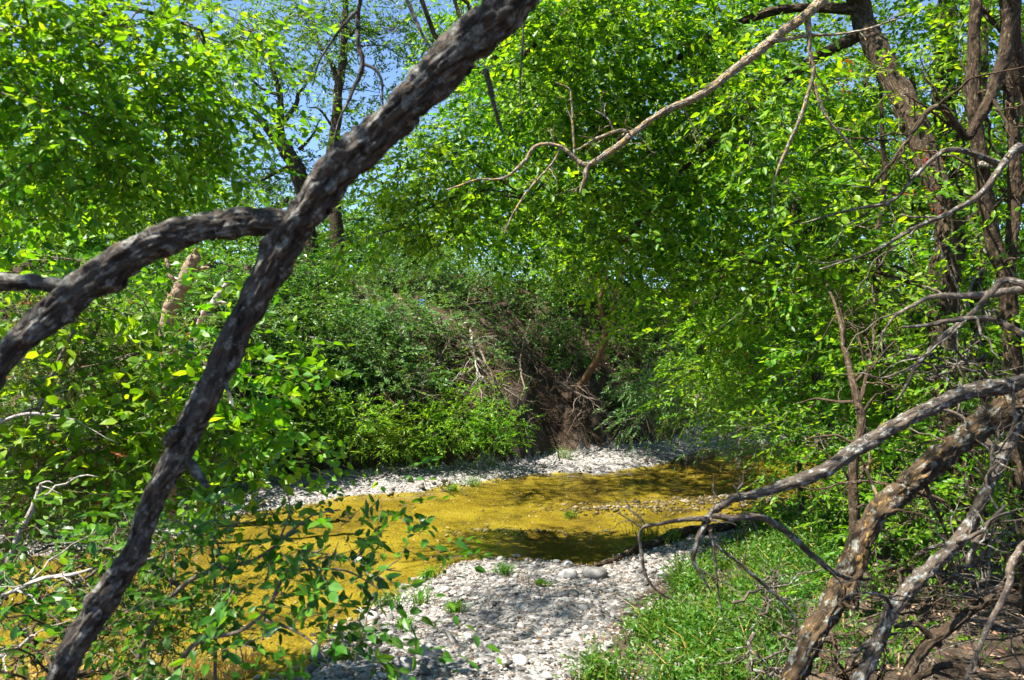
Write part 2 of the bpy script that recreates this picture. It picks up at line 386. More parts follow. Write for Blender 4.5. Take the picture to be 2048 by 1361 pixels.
def ground_mat():
    m, t, N, out, L = new_mat('creek_ground')
    g = N('ShaderNodeNewGeometry'); a = N('ShaderNodeAttribute', attribute_name='mask'); sx = N('ShaderNodeSeparateXYZ'); L(a.outputs['Vector'], sx.inputs[0])
    n1 = N('ShaderNodeTexNoise', Scale=3.0, Detail=7.0, Roughness=.7); L(g.outputs['Position'], n1.inputs['Vector'])
    n2 = N('ShaderNodeTexNoise', Scale=38.0, Detail=4.0, Roughness=.7); L(g.outputs['Position'], n2.inputs['Vector'])
    v = N('ShaderNodeTexVoronoi', Scale=34.0); L(g.outputs['Position'], v.inputs['Vector'])
    soil = ramp(N, [(.3, (.022, .015, .010)), (.5, (.065, .046, .032)), (.72, (.15, .11, .08))]); L(n1.outputs[0], soil.inputs[0])
    earth = ramp(N, [(.3, (.018, .012, .008)), (.55, (.065, .043, .028)), (.75, (.15, .115, .085))]); L(n1.outputs[0], earth.inputs[0])
    vs = N('ShaderNodeSeparateColor'); L(v.outputs['Color'], vs.inputs[0])
    grav = ramp(N, [(.0, (.09, .08, .07)), (.5, (.21, .195, .18)), (1., (.38, .36, .335))]); L(vs.outputs[0], grav.inputs[0])
    bed = ramp(N, [(.34, (.05, .037, .008)), (.46, (.155, .118, .012)), (.57, (.235, .186, .018)), (.8, (.32, .27, .055))])
    n3 = N('ShaderNodeTexNoise', Scale=1.3, Detail=9.0, Roughness=.72); L(g.outputs['Position'], n3.inputs['Vector']); L(n3.outputs[0], bed.inputs[0])
    sp = ramp(N, [(.60, (0, 0, 0)), (.72, (1, 1, 1))]); L(n2.outputs[0], sp.inputs[0])
    bm_ = N('ShaderNodeMix', data_type='RGBA'); L(sp.outputs[0], bm_.inputs[0]); L(bed.outputs[0], bm_.inputs[6]); bm_.inputs[7].default_value = (.07, .05, .012, 1)
    def mix(f, x, y):
        q = N('ShaderNodeMix', data_type='RGBA'); L(f, q.inputs[0]); L(x, q.inputs[6]); L(y, q.inputs[7]); return q.outputs[2]
    nz = N('ShaderNodeMath', operation='MULTIPLY_ADD'); nz.inputs[1].default_value = .7; nz.inputs[2].default_value = -.35; L(n1.outputs[0], nz.inputs[0])
    def edge(o):
        q = N('ShaderNodeMath', operation='ADD'); L(o, q.inputs[0]); L(nz.outputs[0], q.inputs[1])
        r = N('ShaderNodeMapRange', interpolation_type='SMOOTHSTEP'); r.inputs[1].default_value = .35; r.inputs[2].default_value = .65; L(q.outputs[0], r.inputs[0]); return r.outputs[0]
    c = mix(edge(sx.outputs[1]), soil.outputs[0], grav.outputs[0]); c = mix(edge(sx.outputs[2]), c, earth.outputs[0]); c = mix(edge(sx.outputs[0]), c, bm_.outputs[2])
    p = N('ShaderNodeBsdfPrincipled', Roughness=.92); p.inputs['Specular IOR Level'].default_value = .15; L(c, p.inputs['Base Color'])
    ad = N('ShaderNodeMath', operation='SUBTRACT'); L(n2.outputs[0], ad.inputs[0]); L(v.outputs['Distance'], ad.inputs[1])
    b = N('ShaderNodeBump', Strength=.8, Distance=.025); L(ad.outputs[0], b.inputs['Height']); L(b.outputs[0], p.inputs['Normal'])
    L(p.outputs[0], out.inputs[0]); return m
me.materials.append(ground_mat())
tag(link('ground', me), 'gravel bars, soil banks and silty creek bed', 'ground', None, 'structure')

# water: a thin clear amber sheet over the silt
m, t, N, out, L = new_mat('creek_water')
g = N('ShaderNodeNewGeometry'); n = N('ShaderNodeTexNoise', Scale=7.0, Detail=3.0); L(g.outputs['Position'], n.inputs['Vector'])
b = N('ShaderNodeBump', Strength=.3, Distance=.02); L(n.outputs[0], b.inputs['Height'])
tr = N('ShaderNodeBsdfTransparent'); tr.inputs[0].default_value = (.97, .94, .76, 1)
gl = N('ShaderNodeBsdfGlossy', Roughness=.04); L(b.outputs[0], gl.inputs['Normal'])
fr = N('ShaderNodeFresnel', IOR=1.33); L(b.outputs[0], fr.inputs['Normal'])
mx = N('ShaderNodeMixShader'); L(fr.outputs[0], mx.inputs[0]); L(tr.outputs[0], mx.inputs[1]); L(gl.outputs[0], mx.inputs[2]); L(mx.outputs[0], out.inputs[0])
bmw = bmesh.new(); pts = [tuple(w) for w in WATER]
cen = WATER.mean(0)
fw = bmw.faces.new([bmw.verts.new((x, y, WZ)) for x, y in pts]); bmesh.ops.triangulate(bmw, faces=[fw])

mw = bpy.data.meshes.new('water'); bmw.to_mesh(mw); bmw.free(); mw.materials.append(m)
tag(link('water', mw), 'shallow clear golden creek water over yellow silt', 'creek', None, 'structure')

# ------------------------------------------------------------------ plant builder
def ppath(path):
    """pixel path (px,py,Y,width_px) -> points, radii"""
    pts = np.array([P(a, b, y) for a, b, y, w in path]); r = np.array([w * .74 * y / F / 2 for a, b, y, w in path]); return pts, r

def grounded(pts, r, flare=1.25):
    x, y = pts[0][0], pts[0][1]; z = H1(x, y) - .12
    if pts[0][2] > z + .05:
        pts = np.vstack([[x, y, z], pts]); r = np.r_[r[0] * flare, r]
    return pts, r

STYLE = dict(
    elm=dict(mat=M_ELM, tpl=LEAF_C, ln=.082, ratio=.58, L=.34, nl=9, spray=9, spread=.20, droop=.30),
    bright=dict(mat=M_BRIGHT, tpl=LEAF_A, ln=.062, ratio=.60, L=.28, nl=9, spray=8, spread=.15, droop=.15),
    deep=dict(mat=M_DEEP, tpl=LEAF_C, ln=.07, ratio=.55, L=.30, nl=11, spray=9, spread=.18, droop=.2),
    shrub=dict(mat=M_SHRUB, tpl=LEAF_C, ln=.075, ratio=.5, L=.32, nl=12, spray=9, spread=.18, droop=.05),
    lime=dict(mat=M_BRIGHT, tpl=LEAF_C, ln=.07, ratio=.45, L=.34, nl=12, spray=9, spread=.18, droop=.1),
    far=dict(mat=M_FAR, tpl=LEAF_B, ln=.155, ratio=.62, L=.6, nl=9, spray=8, spread=.40, droop=.2),
    oak=dict(mat=M_FAR, tpl=LEAF_B, ln=.10, ratio=.55, L=.38, nl=11, spray=9, spread=.25, droop=.15),
    cedar=dict(mat=M_CEDAR, tpl=LEAF_N, ln=.055, ratio=.18, L=.26, nl=20, spray=12, spread=.14, droop=.1),
)

def crown_points(rng, blobs):
    """sub-cluster centres; a blob is (px,py,Y,rx_px,ry_px,rd_m,count)"""
    C, O, Bc = [], [], []
    for (px, py, y, rx, ry, rd, n) in blobs:
        c = P(px, py, y); d = rdir(rng, n) * (rng.uniform(0, 1, (n, 1)) ** .45)
        s = d * np.array((rx * y / F, rd, ry * y / F))
        C.append(c + s); O.append(nrm(s)); Bc.append(np.repeat(c[None], n, 0))
    return np.concatenate(C), np.concatenate(O), np.concatenate(Bc)

def plant(name, label, cat, group=None, trunks=(), limbs=(), blobs=(), style='elm', bark=B_DARK, seed=0, sides=12, twigr=.004, limbr=.018,
          big=0, extra=None, ground=True, crown='crown', nbump=.12, clear=0, **kw):
    """trunks/limbs: pixel paths; blobs: clumps of leaf sprays. The thing is an Empty at the foot with parts."""
    rng = np.random.default_rng(seed + 1000); S = dict(STYLE[style]); S.update(kw)
    paths = []
    for k, tpath in enumerate(trunks):
        pts, r = ppath(tpath)
        if ground: pts, r = grounded(pts, r)
        paths.append((pts, r, 'trunk' if k == 0 else 'stem'))
    for lp in limbs:
        pts, r = ppath(lp); paths.append((pts, r, 'limb'))
    base = paths[0][0][0] if paths else None
    if base is None:
        c = P(*blobs[0][:3]); base = np.array((c[0], c[1], H1(c[0], c[1])))
    root = empty(name, base, label, cat, group)
    axis = []
    for k, (pts, r, nm_) in enumerate(paths):
        g = Geo(); c, rr = tube(g, pts, r, sides if r.max() > .02 else 7, max(14, min(160, int(len(pts) * 9))), nbump, 5, seed * 7 + k, wob=r.mean() * .5)
        link(nm_, g.mesh(nm_, bark), root); axis.append(c)
    if len(blobs):
        ax = np.concatenate(axis) if axis else base[None]
        C, O, Bc = crown_points(rng, blobs)
        tg = Geo()
        for (px, py, y, rx, ry, rd, n) in blobs:          # a bough to every clump
            c = P(px, py, y); low = ax[(ax[:, 2] < c[2] + .3)]
            cand = low if len(low) else ax
            a = cand[np.argmin(np.linalg.norm(cand - c, axis=1))]
            ln_ = np.linalg.norm(c - a)
            if ln_ > .15:
                mid = (a + c) / 2 + np.array((0, 0, .12 * ln_)) + rng.normal(size=3) * .05 * ln_
                g = Geo(); r0 = min(limbr * (.5 + ln_ * .45), .07); tube(g, [a, mid, c], [r0, r0 * .7, r0 * .35], 6, 14, .1, 5, seed + n, wob=.05 * ln_)
                link('bough', g.mesh('bough', bark), root)
        m = len(C); sel = rng.permutation(m)[:min(m, 40 if style == 'far' else 60 if name == 'shrub' else 150)]
        for q in sel:
            a = Bc[q] + (C[q] - Bc[q]) * .08; mid = (a + C[q]) / 2 + rng.normal(size=3) * .07 * np.linalg.norm(C[q] - a)
            r0 = twigr * 1.6; tube(tg, [a, mid, C[q]], [r0, r0 * .8, r0 * .5], 4, 6)
        k = S['spray']; c = np.repeat(C, k, 0) + rng.normal(size=(m * k, 3)) * S['spread'] * np.array((1, 1, .8))
        d = np.repeat(O, k, 0) * .5 + nrm(c - np.repeat(C, k, 0)) * .6 + rng.normal(size=(m * k, 3)) * .45; d[:, 2] = d[:, 2] * .6 - .12
        L_ = S['L'] * rng.uniform(.6, 1.25, m * k)
        if style != 'far': twig_geo(tg, c, d, L_, S['droop'], twigr)
        tag(link('twigs', tg.mesh('twigs', B_TWIG if bark is not B_DEAD else bark, False), root), kind='stuff')
        pos, axs, nm, l, w = sprays(rng, c, d, L_, S['nl'], S['ln'], S['ratio'], S['droop'])
        if clear and axis:                                    # leaves keep off the main trunk
            tr_ = axis[0]; keep = np.ones(len(pos), bool)
            for c0 in tr_[::3]: keep &= ((pos - c0) ** 2).sum(1) > clear ** 2
            pos, axs, nm, l, w = pos[keep], axs[keep], nm[keep], l[keep], w[keep]
        if big:
            px_ = CX + pos[:, 0] / pos[:, 1] * F; py_ = CY - (pos[:, 2] - EYE) / pos[:, 1] * F
            sc = l / np.maximum(pos[:, 1], .3); sc[(px_ < 0) | (px_ > 2048) | (py_ < 0) | (py_ > 1361)] = 0
            idx = np.argsort(-sc)[:big]; msk = np.ones(len(pos), bool); msk[idx] = False
            lm = leaf_mesh('leaf', np.zeros((1, 3)), np.array([[0, 1., 0]]), np.array([[0, 0, 1.]]), np.ones(1), np.ones(1), LEAF_A, S['mat'])
            for q in idx:
                o = bpy.data.objects.new('leaf', lm); COL.objects.link(o); o.parent = root
                y_ = nrm(axs[q]); x_ = nrm(np.cross(y_, nm[q])); z_ = np.cross(x_, y_)
                from mathutils import Matrix
                M4 = Matrix(((x_[0] * w[q], y_[0] * l[q], z_[0] * w[q], pos[q][0] - base[0]), (x_[1] * w[q], y_[1] * l[q], z_[1] * w[q], pos[q][1] - base[1]),
                             (x_[2] * w[q], y_[2] * l[q], z_[2] * w[q], pos[q][2] - base[2]), (0, 0, 0, 1)))
                o.matrix_local = M4
            pos, axs, nm, l, w = pos[msk], axs[msk], nm[msk], l[msk], w[msk]
        tag(link(crown, leaf_mesh(crown, pos, axs, nm, l, w, S['tpl'], S['mat']), root), kind='stuff' if big else None)
        if extra:                                             # some discoloured leaves in the same crown
            em, frac, en = extra
            idx = rng.permutation(len(C))[:max(1, int(len(C) * frac))]
            c2 = np.repeat(C[idx], 6, 0) + rng.normal(size=(len(idx) * 6, 3)) * S['spread'] * .7
            p2 = sprays(rng, c2, rng.normal(size=c2.shape), .14, S['nl'], S['ln'] * .9, S['ratio'], S['droop'])
            tag(link(en, leaf_mesh(en, *p2, S['tpl'], em), root), kind='stuff')
    return root

def side_twigs(geo, pts, r, n, length, rng, depth=1, sides=5):
    c = catmull(np.c_[pts, r], 40)
    for _ in range(n):
        k = rng.integers(6, 38); a = c[k, :3]; T = nrm(c[min(k + 1, 39), :3] - c[k - 1, :3])
        d = nrm(T * rng.uniform(.3, .9) + rdir(rng, 1)[0] * .9); ln_ = length * rng.uniform(.35, 1.1)
        p1 = a + d * ln_ * .5 + rdir(rng, 1)[0] * ln_ * .10; p2 = a + d * ln_ + rdir(rng, 1)[0] * ln_ * .16; p2[2] -= ln_ * .06
        r0 = min(c[k, 3] * .55, .012)
        tube(geo, [a, p1, p2], [r0, r0 * .7, r0 * .3], sides, 9, wob=ln_ * .06, seed=int(rng.integers(9999)))
        if depth: side_twigs(geo, np.array([a, p1, p2]), np.array([r0, r0 * .7, r0 * .4]), max(1, n // 4), length * .45, rng, depth - 1, 4)

def dead_wood(name, label, cat, paths, bark, seed=0, group=None, sides=14, twigs=0, tlen=.3, names=None, ground=False, bump=.12, knots=0, wob=.5):
    rng = np.random.default_rng(seed); root = None
    for k, pth in enumerate(paths):
        pts, r = ppath(pth)
        if k == 0 and ground: pts, r = grounded(pts, r)
        if root is None: root = empty(name, pts[0], label, cat, group)
        g = Geo(); big_ = r.max() > .03
        tube(g, pts, r, sides if big_ else 8, max(16, min(340, len(pts) * (26 if big_ else 9))), bump, 5, seed + k, wob=r.mean() * wob, knots=knots if big_ else 0)
        nm_ = (names[k] if names and k < len(names) else ('trunk' if k == 0 else 'limb'))
        o = link(nm_, g.mesh(nm_, bark), root)
        if twigs:
            tg = Geo(); side_twigs(tg, pts, r, twigs, tlen, rng); tag(link('twigs', tg.mesh('twigs', bark), o, (0, 0, 0)), kind='stuff')
    return root

# ------------------------------------------------------------------ the forked leaning tree close to the path
Y0 = 1.7
fork = [[(40, 1560, 1.78, 84), (125, 1345, 1.78, 78), (195, 1220, 1.77, 80), (262, 1110, 1.76, 80), (312, 1000, 1.75, 76), (372, 885, 1.74, 80), (438, 740, 1.72, 84), (497, 605, 1.70, 92), (560, 490, 1.68, 112),
         (630, 405, 1.66, 118), (705, 325, 1.64, 118), (790, 240, 1.62, 124), (880, 150, 1.6, 128), (968, 62, 1.58, 122), (1050, -30, 1.56, 112), (1140, -150, 1.54, 100), (1230, -330, 1.5, 86)],
        [(612, 452, 1.67, 84), (520, 444, 1.67, 84), (430, 452, 1.66, 82), (330, 484, 1.64, 84), (232, 536, 1.62, 92), (140, 596, 1.6, 98), (66, 660, 1.58, 92), (0, 728, 1.56, 90), (-110, 840, 1.52, 86), (-260, 960, 1.5, 80)],
        [(130, 580, 1.6, 60), (70, 566, 1.6, 54), (0, 566, 1.6, 50), (-140, 560, 1.6, 44)],
        [(972, 140, 1.58, 22), (985, 195, 1.57, 17), (996, 235, 1.56, 14), (1006, 266, 1.56, 8)],
        [(382, 925, 1.72, 30), (396, 950, 1.70, 25), (416, 975, 1.68, 17)],
        [(340, 885, 1.72, 40), (348, 868, 1.69, 34), (352, 858, 1.67, 22)],
        [(1130, -140, 1.54, 40), (930, -190, 1.9, 26), (760, -110, 2.3, 20), (718, 10, 2.5, 17), (714, 80, 2.5, 16), (725, 130, 2.5, 15), (705, 185, 2.5, 12), (678, 245, 2.5, 9), (664, 300, 2.5, 5)],
        [(724, 128, 2.5, 10), (750, 140, 2.5, 9), (764, 165, 2.5, 8), (764, 200, 2.5, 6), (772, 228, 2.5, 3)],
        [(716, 20, 2.5, 10), (680, 60, 2.5, 8), (640, 120, 2.55, 6), (625, 170, 2.6, 4)],
        [(800, -30, 2.3, 14), (835, 50, 2.3, 12), (862, 95, 2.25, 10), (905, 120, 2.2, 6)],
        [(1048, 20, 2.2, 9), (1045, 100, 2.2, 8), (1040, 165, 2.2, 7), (1042, 230, 2.2, 3)],
        [(448, 760, 1.7, 16), (462, 800, 1.66, 11), (468, 815, 1.65, 6)]]
fork = [[(a_, b_, c_, d_ * .85) for a_, b_, c_, d_ in q] for q in fork]
dead_wood('leaning_tree', 'forked leaning tree with thick grey lichen covered limbs crossing the view', 'tree', fork, B_LIMB, 3, sides=64, bump=.22, knots=22, ground=True, wob=.3,
          names=['trunk', 'limb', 'limb', 'stub', 'stub', 'stub', 'branch', 'branch', 'branch', 'branch', 'branch', 'stub'])

def add_shade_crown(root, blobs, style, seed, **kw):
    """leaf clumps (world positions) put in out of view for shade, on a tree built above: (x,y,z,rx,ry,rz,count)"""
    S = dict(STYLE[style]); S.update(kw); rng = np.random.default_rng(seed); C = []
    for (x, y, z, rx, ry, rz, n) in blobs:
        C.append(np.array((x, y, z)) + rdir(rng, n) * (rng.uniform(0, 1, (n, 1)) ** .45) * np.array((rx, ry, rz)))
    C = np.concatenate(C); k = S['spray']; c = np.repeat(C, k, 0) + rng.normal(size=(len(C) * k, 3)) * S['spread']
    d = rng.normal(size=c.shape); d[:, 2] = d[:, 2] * .5 - .1; tg = Geo(); twig_geo(tg, c, d, S['L'], S['droop'], .0025)
    tag(link('twigs', tg.mesh('twigs', B_TWIG, False), root), kind='stuff')
    link('crown', leaf_mesh('crown', *sprays(rng, c, d, S['L'], S['nl'], S['ln'], S['ratio'], S['droop']), S['tpl'], S['mat']), root)

def add_bough(root, pts, rads, bark, seed):
    g = Geo(); tube(g, pts, rads, 10, 30, .12, 5, seed, wob=.04); link('bough', g.mesh('bough', bark), root)

lt = bpy.data.objects['leaning_tree']
tip = P(1230, -330, 1.5)
add_bough(lt, [tip, tip + (.1, .1, .7), tip + (-.3, .1, 1.5), tip + (-.9, -.1, 2.2)], [.042, .036, .028, .012], B_LIMB, 91)
add_bough(lt, [tip + (.08, .1, .6), tip + (.8, .5, 1.3), tip + (1.5, .9, 1.9)], [.03, .022, .01], B_LIMB, 92)
add_bough(lt, [tip + (-.1, .1, 1.0), tip + (-1.2, -.5, 1.5), tip + (-2.4, -.9, 1.9)], [.03, .022, .01], B_LIMB, 93)
add_shade_crown(lt, [(-.7, 1.2, 5.0, 1.0, 1.1, .45, 22), (-2.2, .6, 4.8, .9, 1.0, .45, 18), (1.4, 2.2, 5.2, 1.0, 1.0, .5, 20), (.3, .0, 5.4, 1.2, .8, .4, 14)], 'elm', 94, tpl=LEAF_B)  # unseen crown added overhead to shade the limb

# ------------------------------------------------------------------ near broadleaf tree, bright leaves over the upper corner
plant('broadleaf_tree', 'broadleaf tree with large bright green leaves hanging beside the creek', 'tree', None,
      trunks=[[(-560, 900, 3.4, 150), (-520, 400, 3.3, 130), (-430, 0, 3.3, 110), (-330, -350, 3.3, 80)]],
      limbs=[[(-500, 250, 3.3, 60), (-250, 160, 3.1, 40), (-60, 128, 2.7, 26), (30, 124, 2.6, 22), (95, 131, 2.6, 16)],
             [(-430, 20, 3.3, 60), (-150, 40, 3.4, 36), (60, 70, 2.9, 22), (160, 55, 2.8, 17), (225, 18, 2.8, 14), (300, 25, 2.8, 12), (400, 60, 2.8, 7)],
             [(-480, 350, 3.3, 50), (-200, 300, 3.2, 30), (20, 262, 3.0, 16), (110, 245, 3.0, 13), (190, 262, 3.0, 10), (245, 285, 3.0, 5)],
             [(150, 170, 3.6, 14), (205, 212, 3.6, 12), (250, 235, 3.6, 7)]],
      blobs=[(60, 60, 2.6, 150, 110, .4, 20), (240, 60, 2.7, 150, 100, .4, 22), (120, 210, 2.6, 150, 100, .4, 20), (300, 190, 2.9, 130, 90, .4, 17), (400, 70, 3.0, 90, 90, .4, 11), (430, 230, 3.0, 60, 80, .3, 6),
             (60, 340, 2.7, 110, 80, .4, 10), (200, 340, 2.9, 130, 80, .4, 10), (330, 300, 3.0, 110, 70, .4, 9), (60, -560, 4.4, 300, 130, .9, 30), (430, -520, 5.2, 200, 110, .7, 22), (300, -480, 6, 180, 100, .7, 12), (150, -520, 5.0, 160, 100, .6, 16), (250, -600, 4.6, 160, 110, .6, 14), (-160, 150, 2.6, 100, 200, .4, 8)],  # clumps high above the frame are added to dapple the gravel with shade
      style='bright', bark=B_GREY, seed=2, big=300, twigr=.002, limbr=.008, ln=.043, L=.22, spread=.13, nl=11, spray=9)

plant('left_elm', 'leafy elm on the left shore filling the gap above the juniper', 'tree', None,
      trunks=[[(-60, 760, 12.4, 50), (-20, 600, 12.4, 44), (40, 420, 12.5, 34), (110, 260, 12.6, 22), (160, 120, 12.8, 10)]],
      blobs=[(40, 330, 12.4, 120, 80, 1, 26), (180, 380, 12.6, 120, 80, 1, 28), (310, 350, 13, 90, 70, .9, 20), (90, 480, 12.2, 130, 60, 1, 26), (250, 460, 12.6, 100, 50, .9, 20), (60, 150, 12.8, 130, 90, 1, 22), (240, 200, 13, 100, 80, 1, 16), (380, 80, 13.4, 80, 70, .9, 10), (-150, 400, 12, 130, 250, 1, 36), (420, 400, 13.4, 60, 50, .7, 10)], style='elm', bark=B_DARK, seed=4, twigr=.004, limbr=.016, ln=.11, L=.42, spread=.26, tpl=LEAF_B)

# ------------------------------------------------------------------ trees against the sky across the creek
plant('twisted_oak', 'thin leaved oak with a twisted dark trunk against open sky', 'tree', 'trees against the sky',
      trunks=[[(640, 640, 19, 54), (615, 440, 19, 46), (598, 350, 19, 44), (575, 300, 19, 40), (558, 275, 19, 32), (560, 240, 19, 22), (557, 190, 19, 17), (545, 130, 19, 12), (540, 60, 19, 8)],
              ],
      limbs=[[(572, 295, 19, 30), (545, 272, 19, 22), (520, 235, 19, 18), (495, 215, 19, 14)], [(566, 245, 19, 16), (590, 215, 19, 13), (597, 190, 19, 10), (610, 170, 19, 6)], [(556, 190, 19, 10), (525, 178, 19, 8), (500, 155, 19, 5)],
             [(590, 330, 19, 14), (550, 345, 19, 10), (515, 365, 19, 6)], [(597, 300, 19, 10), (625, 270, 19, 7), (640, 240, 19, 4)], [(586, 280, 19, 8), (535, 288, 19, 6), (490, 285, 19, 4)]],
      blobs=[(500, 60, 18.5, 90, 70, 1.2, 28), (540, 110, 19, 60, 50, 1.0, 8), (470, 160, 19, 40, 60, .8, 10), (600, 30, 19, 70, 50, 1.0, 20), (590, 140, 19, 60, 50, .8, 7), (640, 90, 19, 50, 40, .8, 7), (480, 330, 19, 50, 50, .8, 8), (610, 330, 19.4, 60, 50, .8, 10), (540, 370, 19.5, 70, 50, .9, 16), (505, 240, 19, 30, 40, .5, 4), (620, 250, 19, 22, 26, .4, 2), (440, 300, 19.5, 60, 70, 1, 14)],
      style='oak', bark=B_DARK, seed=5, twigr=.006, limbr=.02)
plant('slender_oak', 'slender oak rising straight behind the forked limb against sky', 'tree', 'trees against the sky',
      trunks=[[(690, 620, 18, 50), (668, 400, 18, 36), (662, 330, 18, 32), (672, 230, 18, 28), (682, 165, 18, 24), (690, 60, 18, 18), (700, -60, 18, 12)]],
      limbs=[[(680, 180, 18, 16), (660, 120, 18, 12), (640, 90, 18, 8), (625, 40, 18, 5)], [(688, 80, 18, 12), (720, 60, 18, 9), (760, 70, 18, 6)], [(668, 260, 18, 9), (640, 220, 18, 6), (618, 215, 18, 4)]],
      blobs=[(680, 50, 18, 80, 60, 1.0, 22), (660, 120, 18, 36, 40, .6, 7), (790, 60, 18, 60, 60, .8, 18), (760, 190, 18.4, 34, 40, .6, 5), (700, 200, 18, 24, 40, .5, 4), (720, 280, 18, 30, 34, .6, 5), (830, 130, 18.5, 60, 50, .8, 14), (700, -90, 18, 120, 70, 1.2, 20)],
      style='oak', bark=B_DARK, seed=6, twigr=.006, limbr=.02)

# ------------------------------------------------------------------ background trees on top of the far bank
FARLAB = ['dense green tree on the far bank beyond the sky gap', 'broad tree crowning the far bank behind the shrubs', 'leafy tree behind the tan forked sapling', 'dark tree behind the vine covered thicket', 'tall tree beyond the bend of the creek',
          'bushy tree on the bank behind the broken snag', 'low leafy tree behind the juniper', 'shady tree above the overhung bank', 'pale leafy tree under the sky gap']
fars = [((180, 640, 22, 60), [(120, 420, 22, 200, 110, 2.2, 60), (330, 400, 22, 160, 90, 2, 44), (240, 520, 21, 240, 120, 2, 70), (60, 250, 23, 130, 110, 2, 34)]),
        ((820, 560, 23, 60), [(800, 430, 23, 150, 80, 2, 56), (760, 540, 21, 160, 80, 1.8, 60), (920, 350, 23, 120, 110, 2, 44), (640, 470, 22, 110, 60, 1.8, 34)]),
        ((1180, 540, 22, 70), [(1150, 300, 23, 190, 170, 2.2, 80), (1100, 470, 21, 160, 90, 1.8, 60), (1300, 420, 22, 150, 150, 2, 60), (1050, 120, 23, 170, 150, 2, 60)]),
        ((1620, 560, 20, 80), [(1560, 400, 20, 200, 180, 2.2, 80), (1520, 650, 18.5, 180, 130, 1.8, 80), (1750, 500, 20, 170, 200, 2.2, 70)]),
        ((1450, 560, 25, 70), [(1450, 150, 25, 220, 190, 2.6, 90), (1300, -20, 25, 240, 130, 2.6, 60), (1700, 120, 25, 200, 190, 2.6, 70)]),
        ((420, 640, 19, 60), [(400, 560, 19, 130, 80, 1.5, 48), (520, 520, 19.5, 100, 60, 1.4, 34), (330, 680, 17, 150, 80, 1.5, 50)]),
        ((-80, 640, 16, 90), [(-60, 480, 16, 200, 160, 2, 70), (100, 640, 15, 180, 110, 1.6, 60), (-260, 250, 17, 250, 260, 2.2, 80)]),
        ((1900, 600, 19, 80), [(1950, 350, 20, 190, 220, 2.2, 80), (1900, 700, 17, 200, 160, 1.8, 80), (2250, 400, 20, 250, 330, 2.2, 80)]),
        ((580, 560, 25, 50), [(560, 420, 26, 130, 40, 1.5, 34), (690, 440, 26, 100, 40, 1.5, 24)])]
for k, ((bx, by, bY, bw), bl) in enumerate(fars):
    top = bl[0]
    plant('background_tree', FARLAB[k], 'tree', 'trees on the far bank', trunks=[[(bx, by + 40, bY, bw), (bx + 8, by - 40, bY, bw * .8), (top[0], top[1] + 20, bY, bw * .5), (top[0] + 10, top[1] - top[4] * .6, bY, bw * .2)]],
          blobs=bl, style='far', bark=B_DARK, seed=30 + k, twigr=.006, limbr=.03, sides=8)

for k, (x0, y0, hh) in enumerate([(-30, 34, 11), (-23, 36, 12), (-16.5, 35, 9), (-10, 37, 7.6), (-4, 36, 8.5), (2, 35, 13), (8, 34, 14), (14, 36, 14), (20, 34, 13), (27, 33, 14), (-13, 27, 8), (13, 27, 11), (20, 24, 12)]):
    px_ = CX + x0 / y0 * F; pz = lambda z: CY - (z - EYE) / y0 * F; q = F / y0
    plant('distant_tree', 'round crowned tree in the far woodland row behind the bank', 'tree', 'woodland row behind the bank', trunks=[[(px_, pz(4), y0, .4 * q), (px_ + 5, pz(hh * .6), y0, .25 * q), (px_, pz(hh), y0, .08 * q)]],
          blobs=[(px_, pz(4.6), y0, 3.4 * q, 1.5 * q, 2.4, 40), (px_ + 30, pz(hh * .55 + 2), y0, 3.2 * q, (hh * .22) * q, 2.4, 44), (px_ - 20, pz(hh * .75 + 1), y0, 2.6 * q, (hh * .2) * q, 2, 30)], style='far', bark=B_DARK, seed=500 + k, twigr=.008, limbr=.04, sides=8, ln=.30, L=.8, spread=.55, spray=5, nl=9)

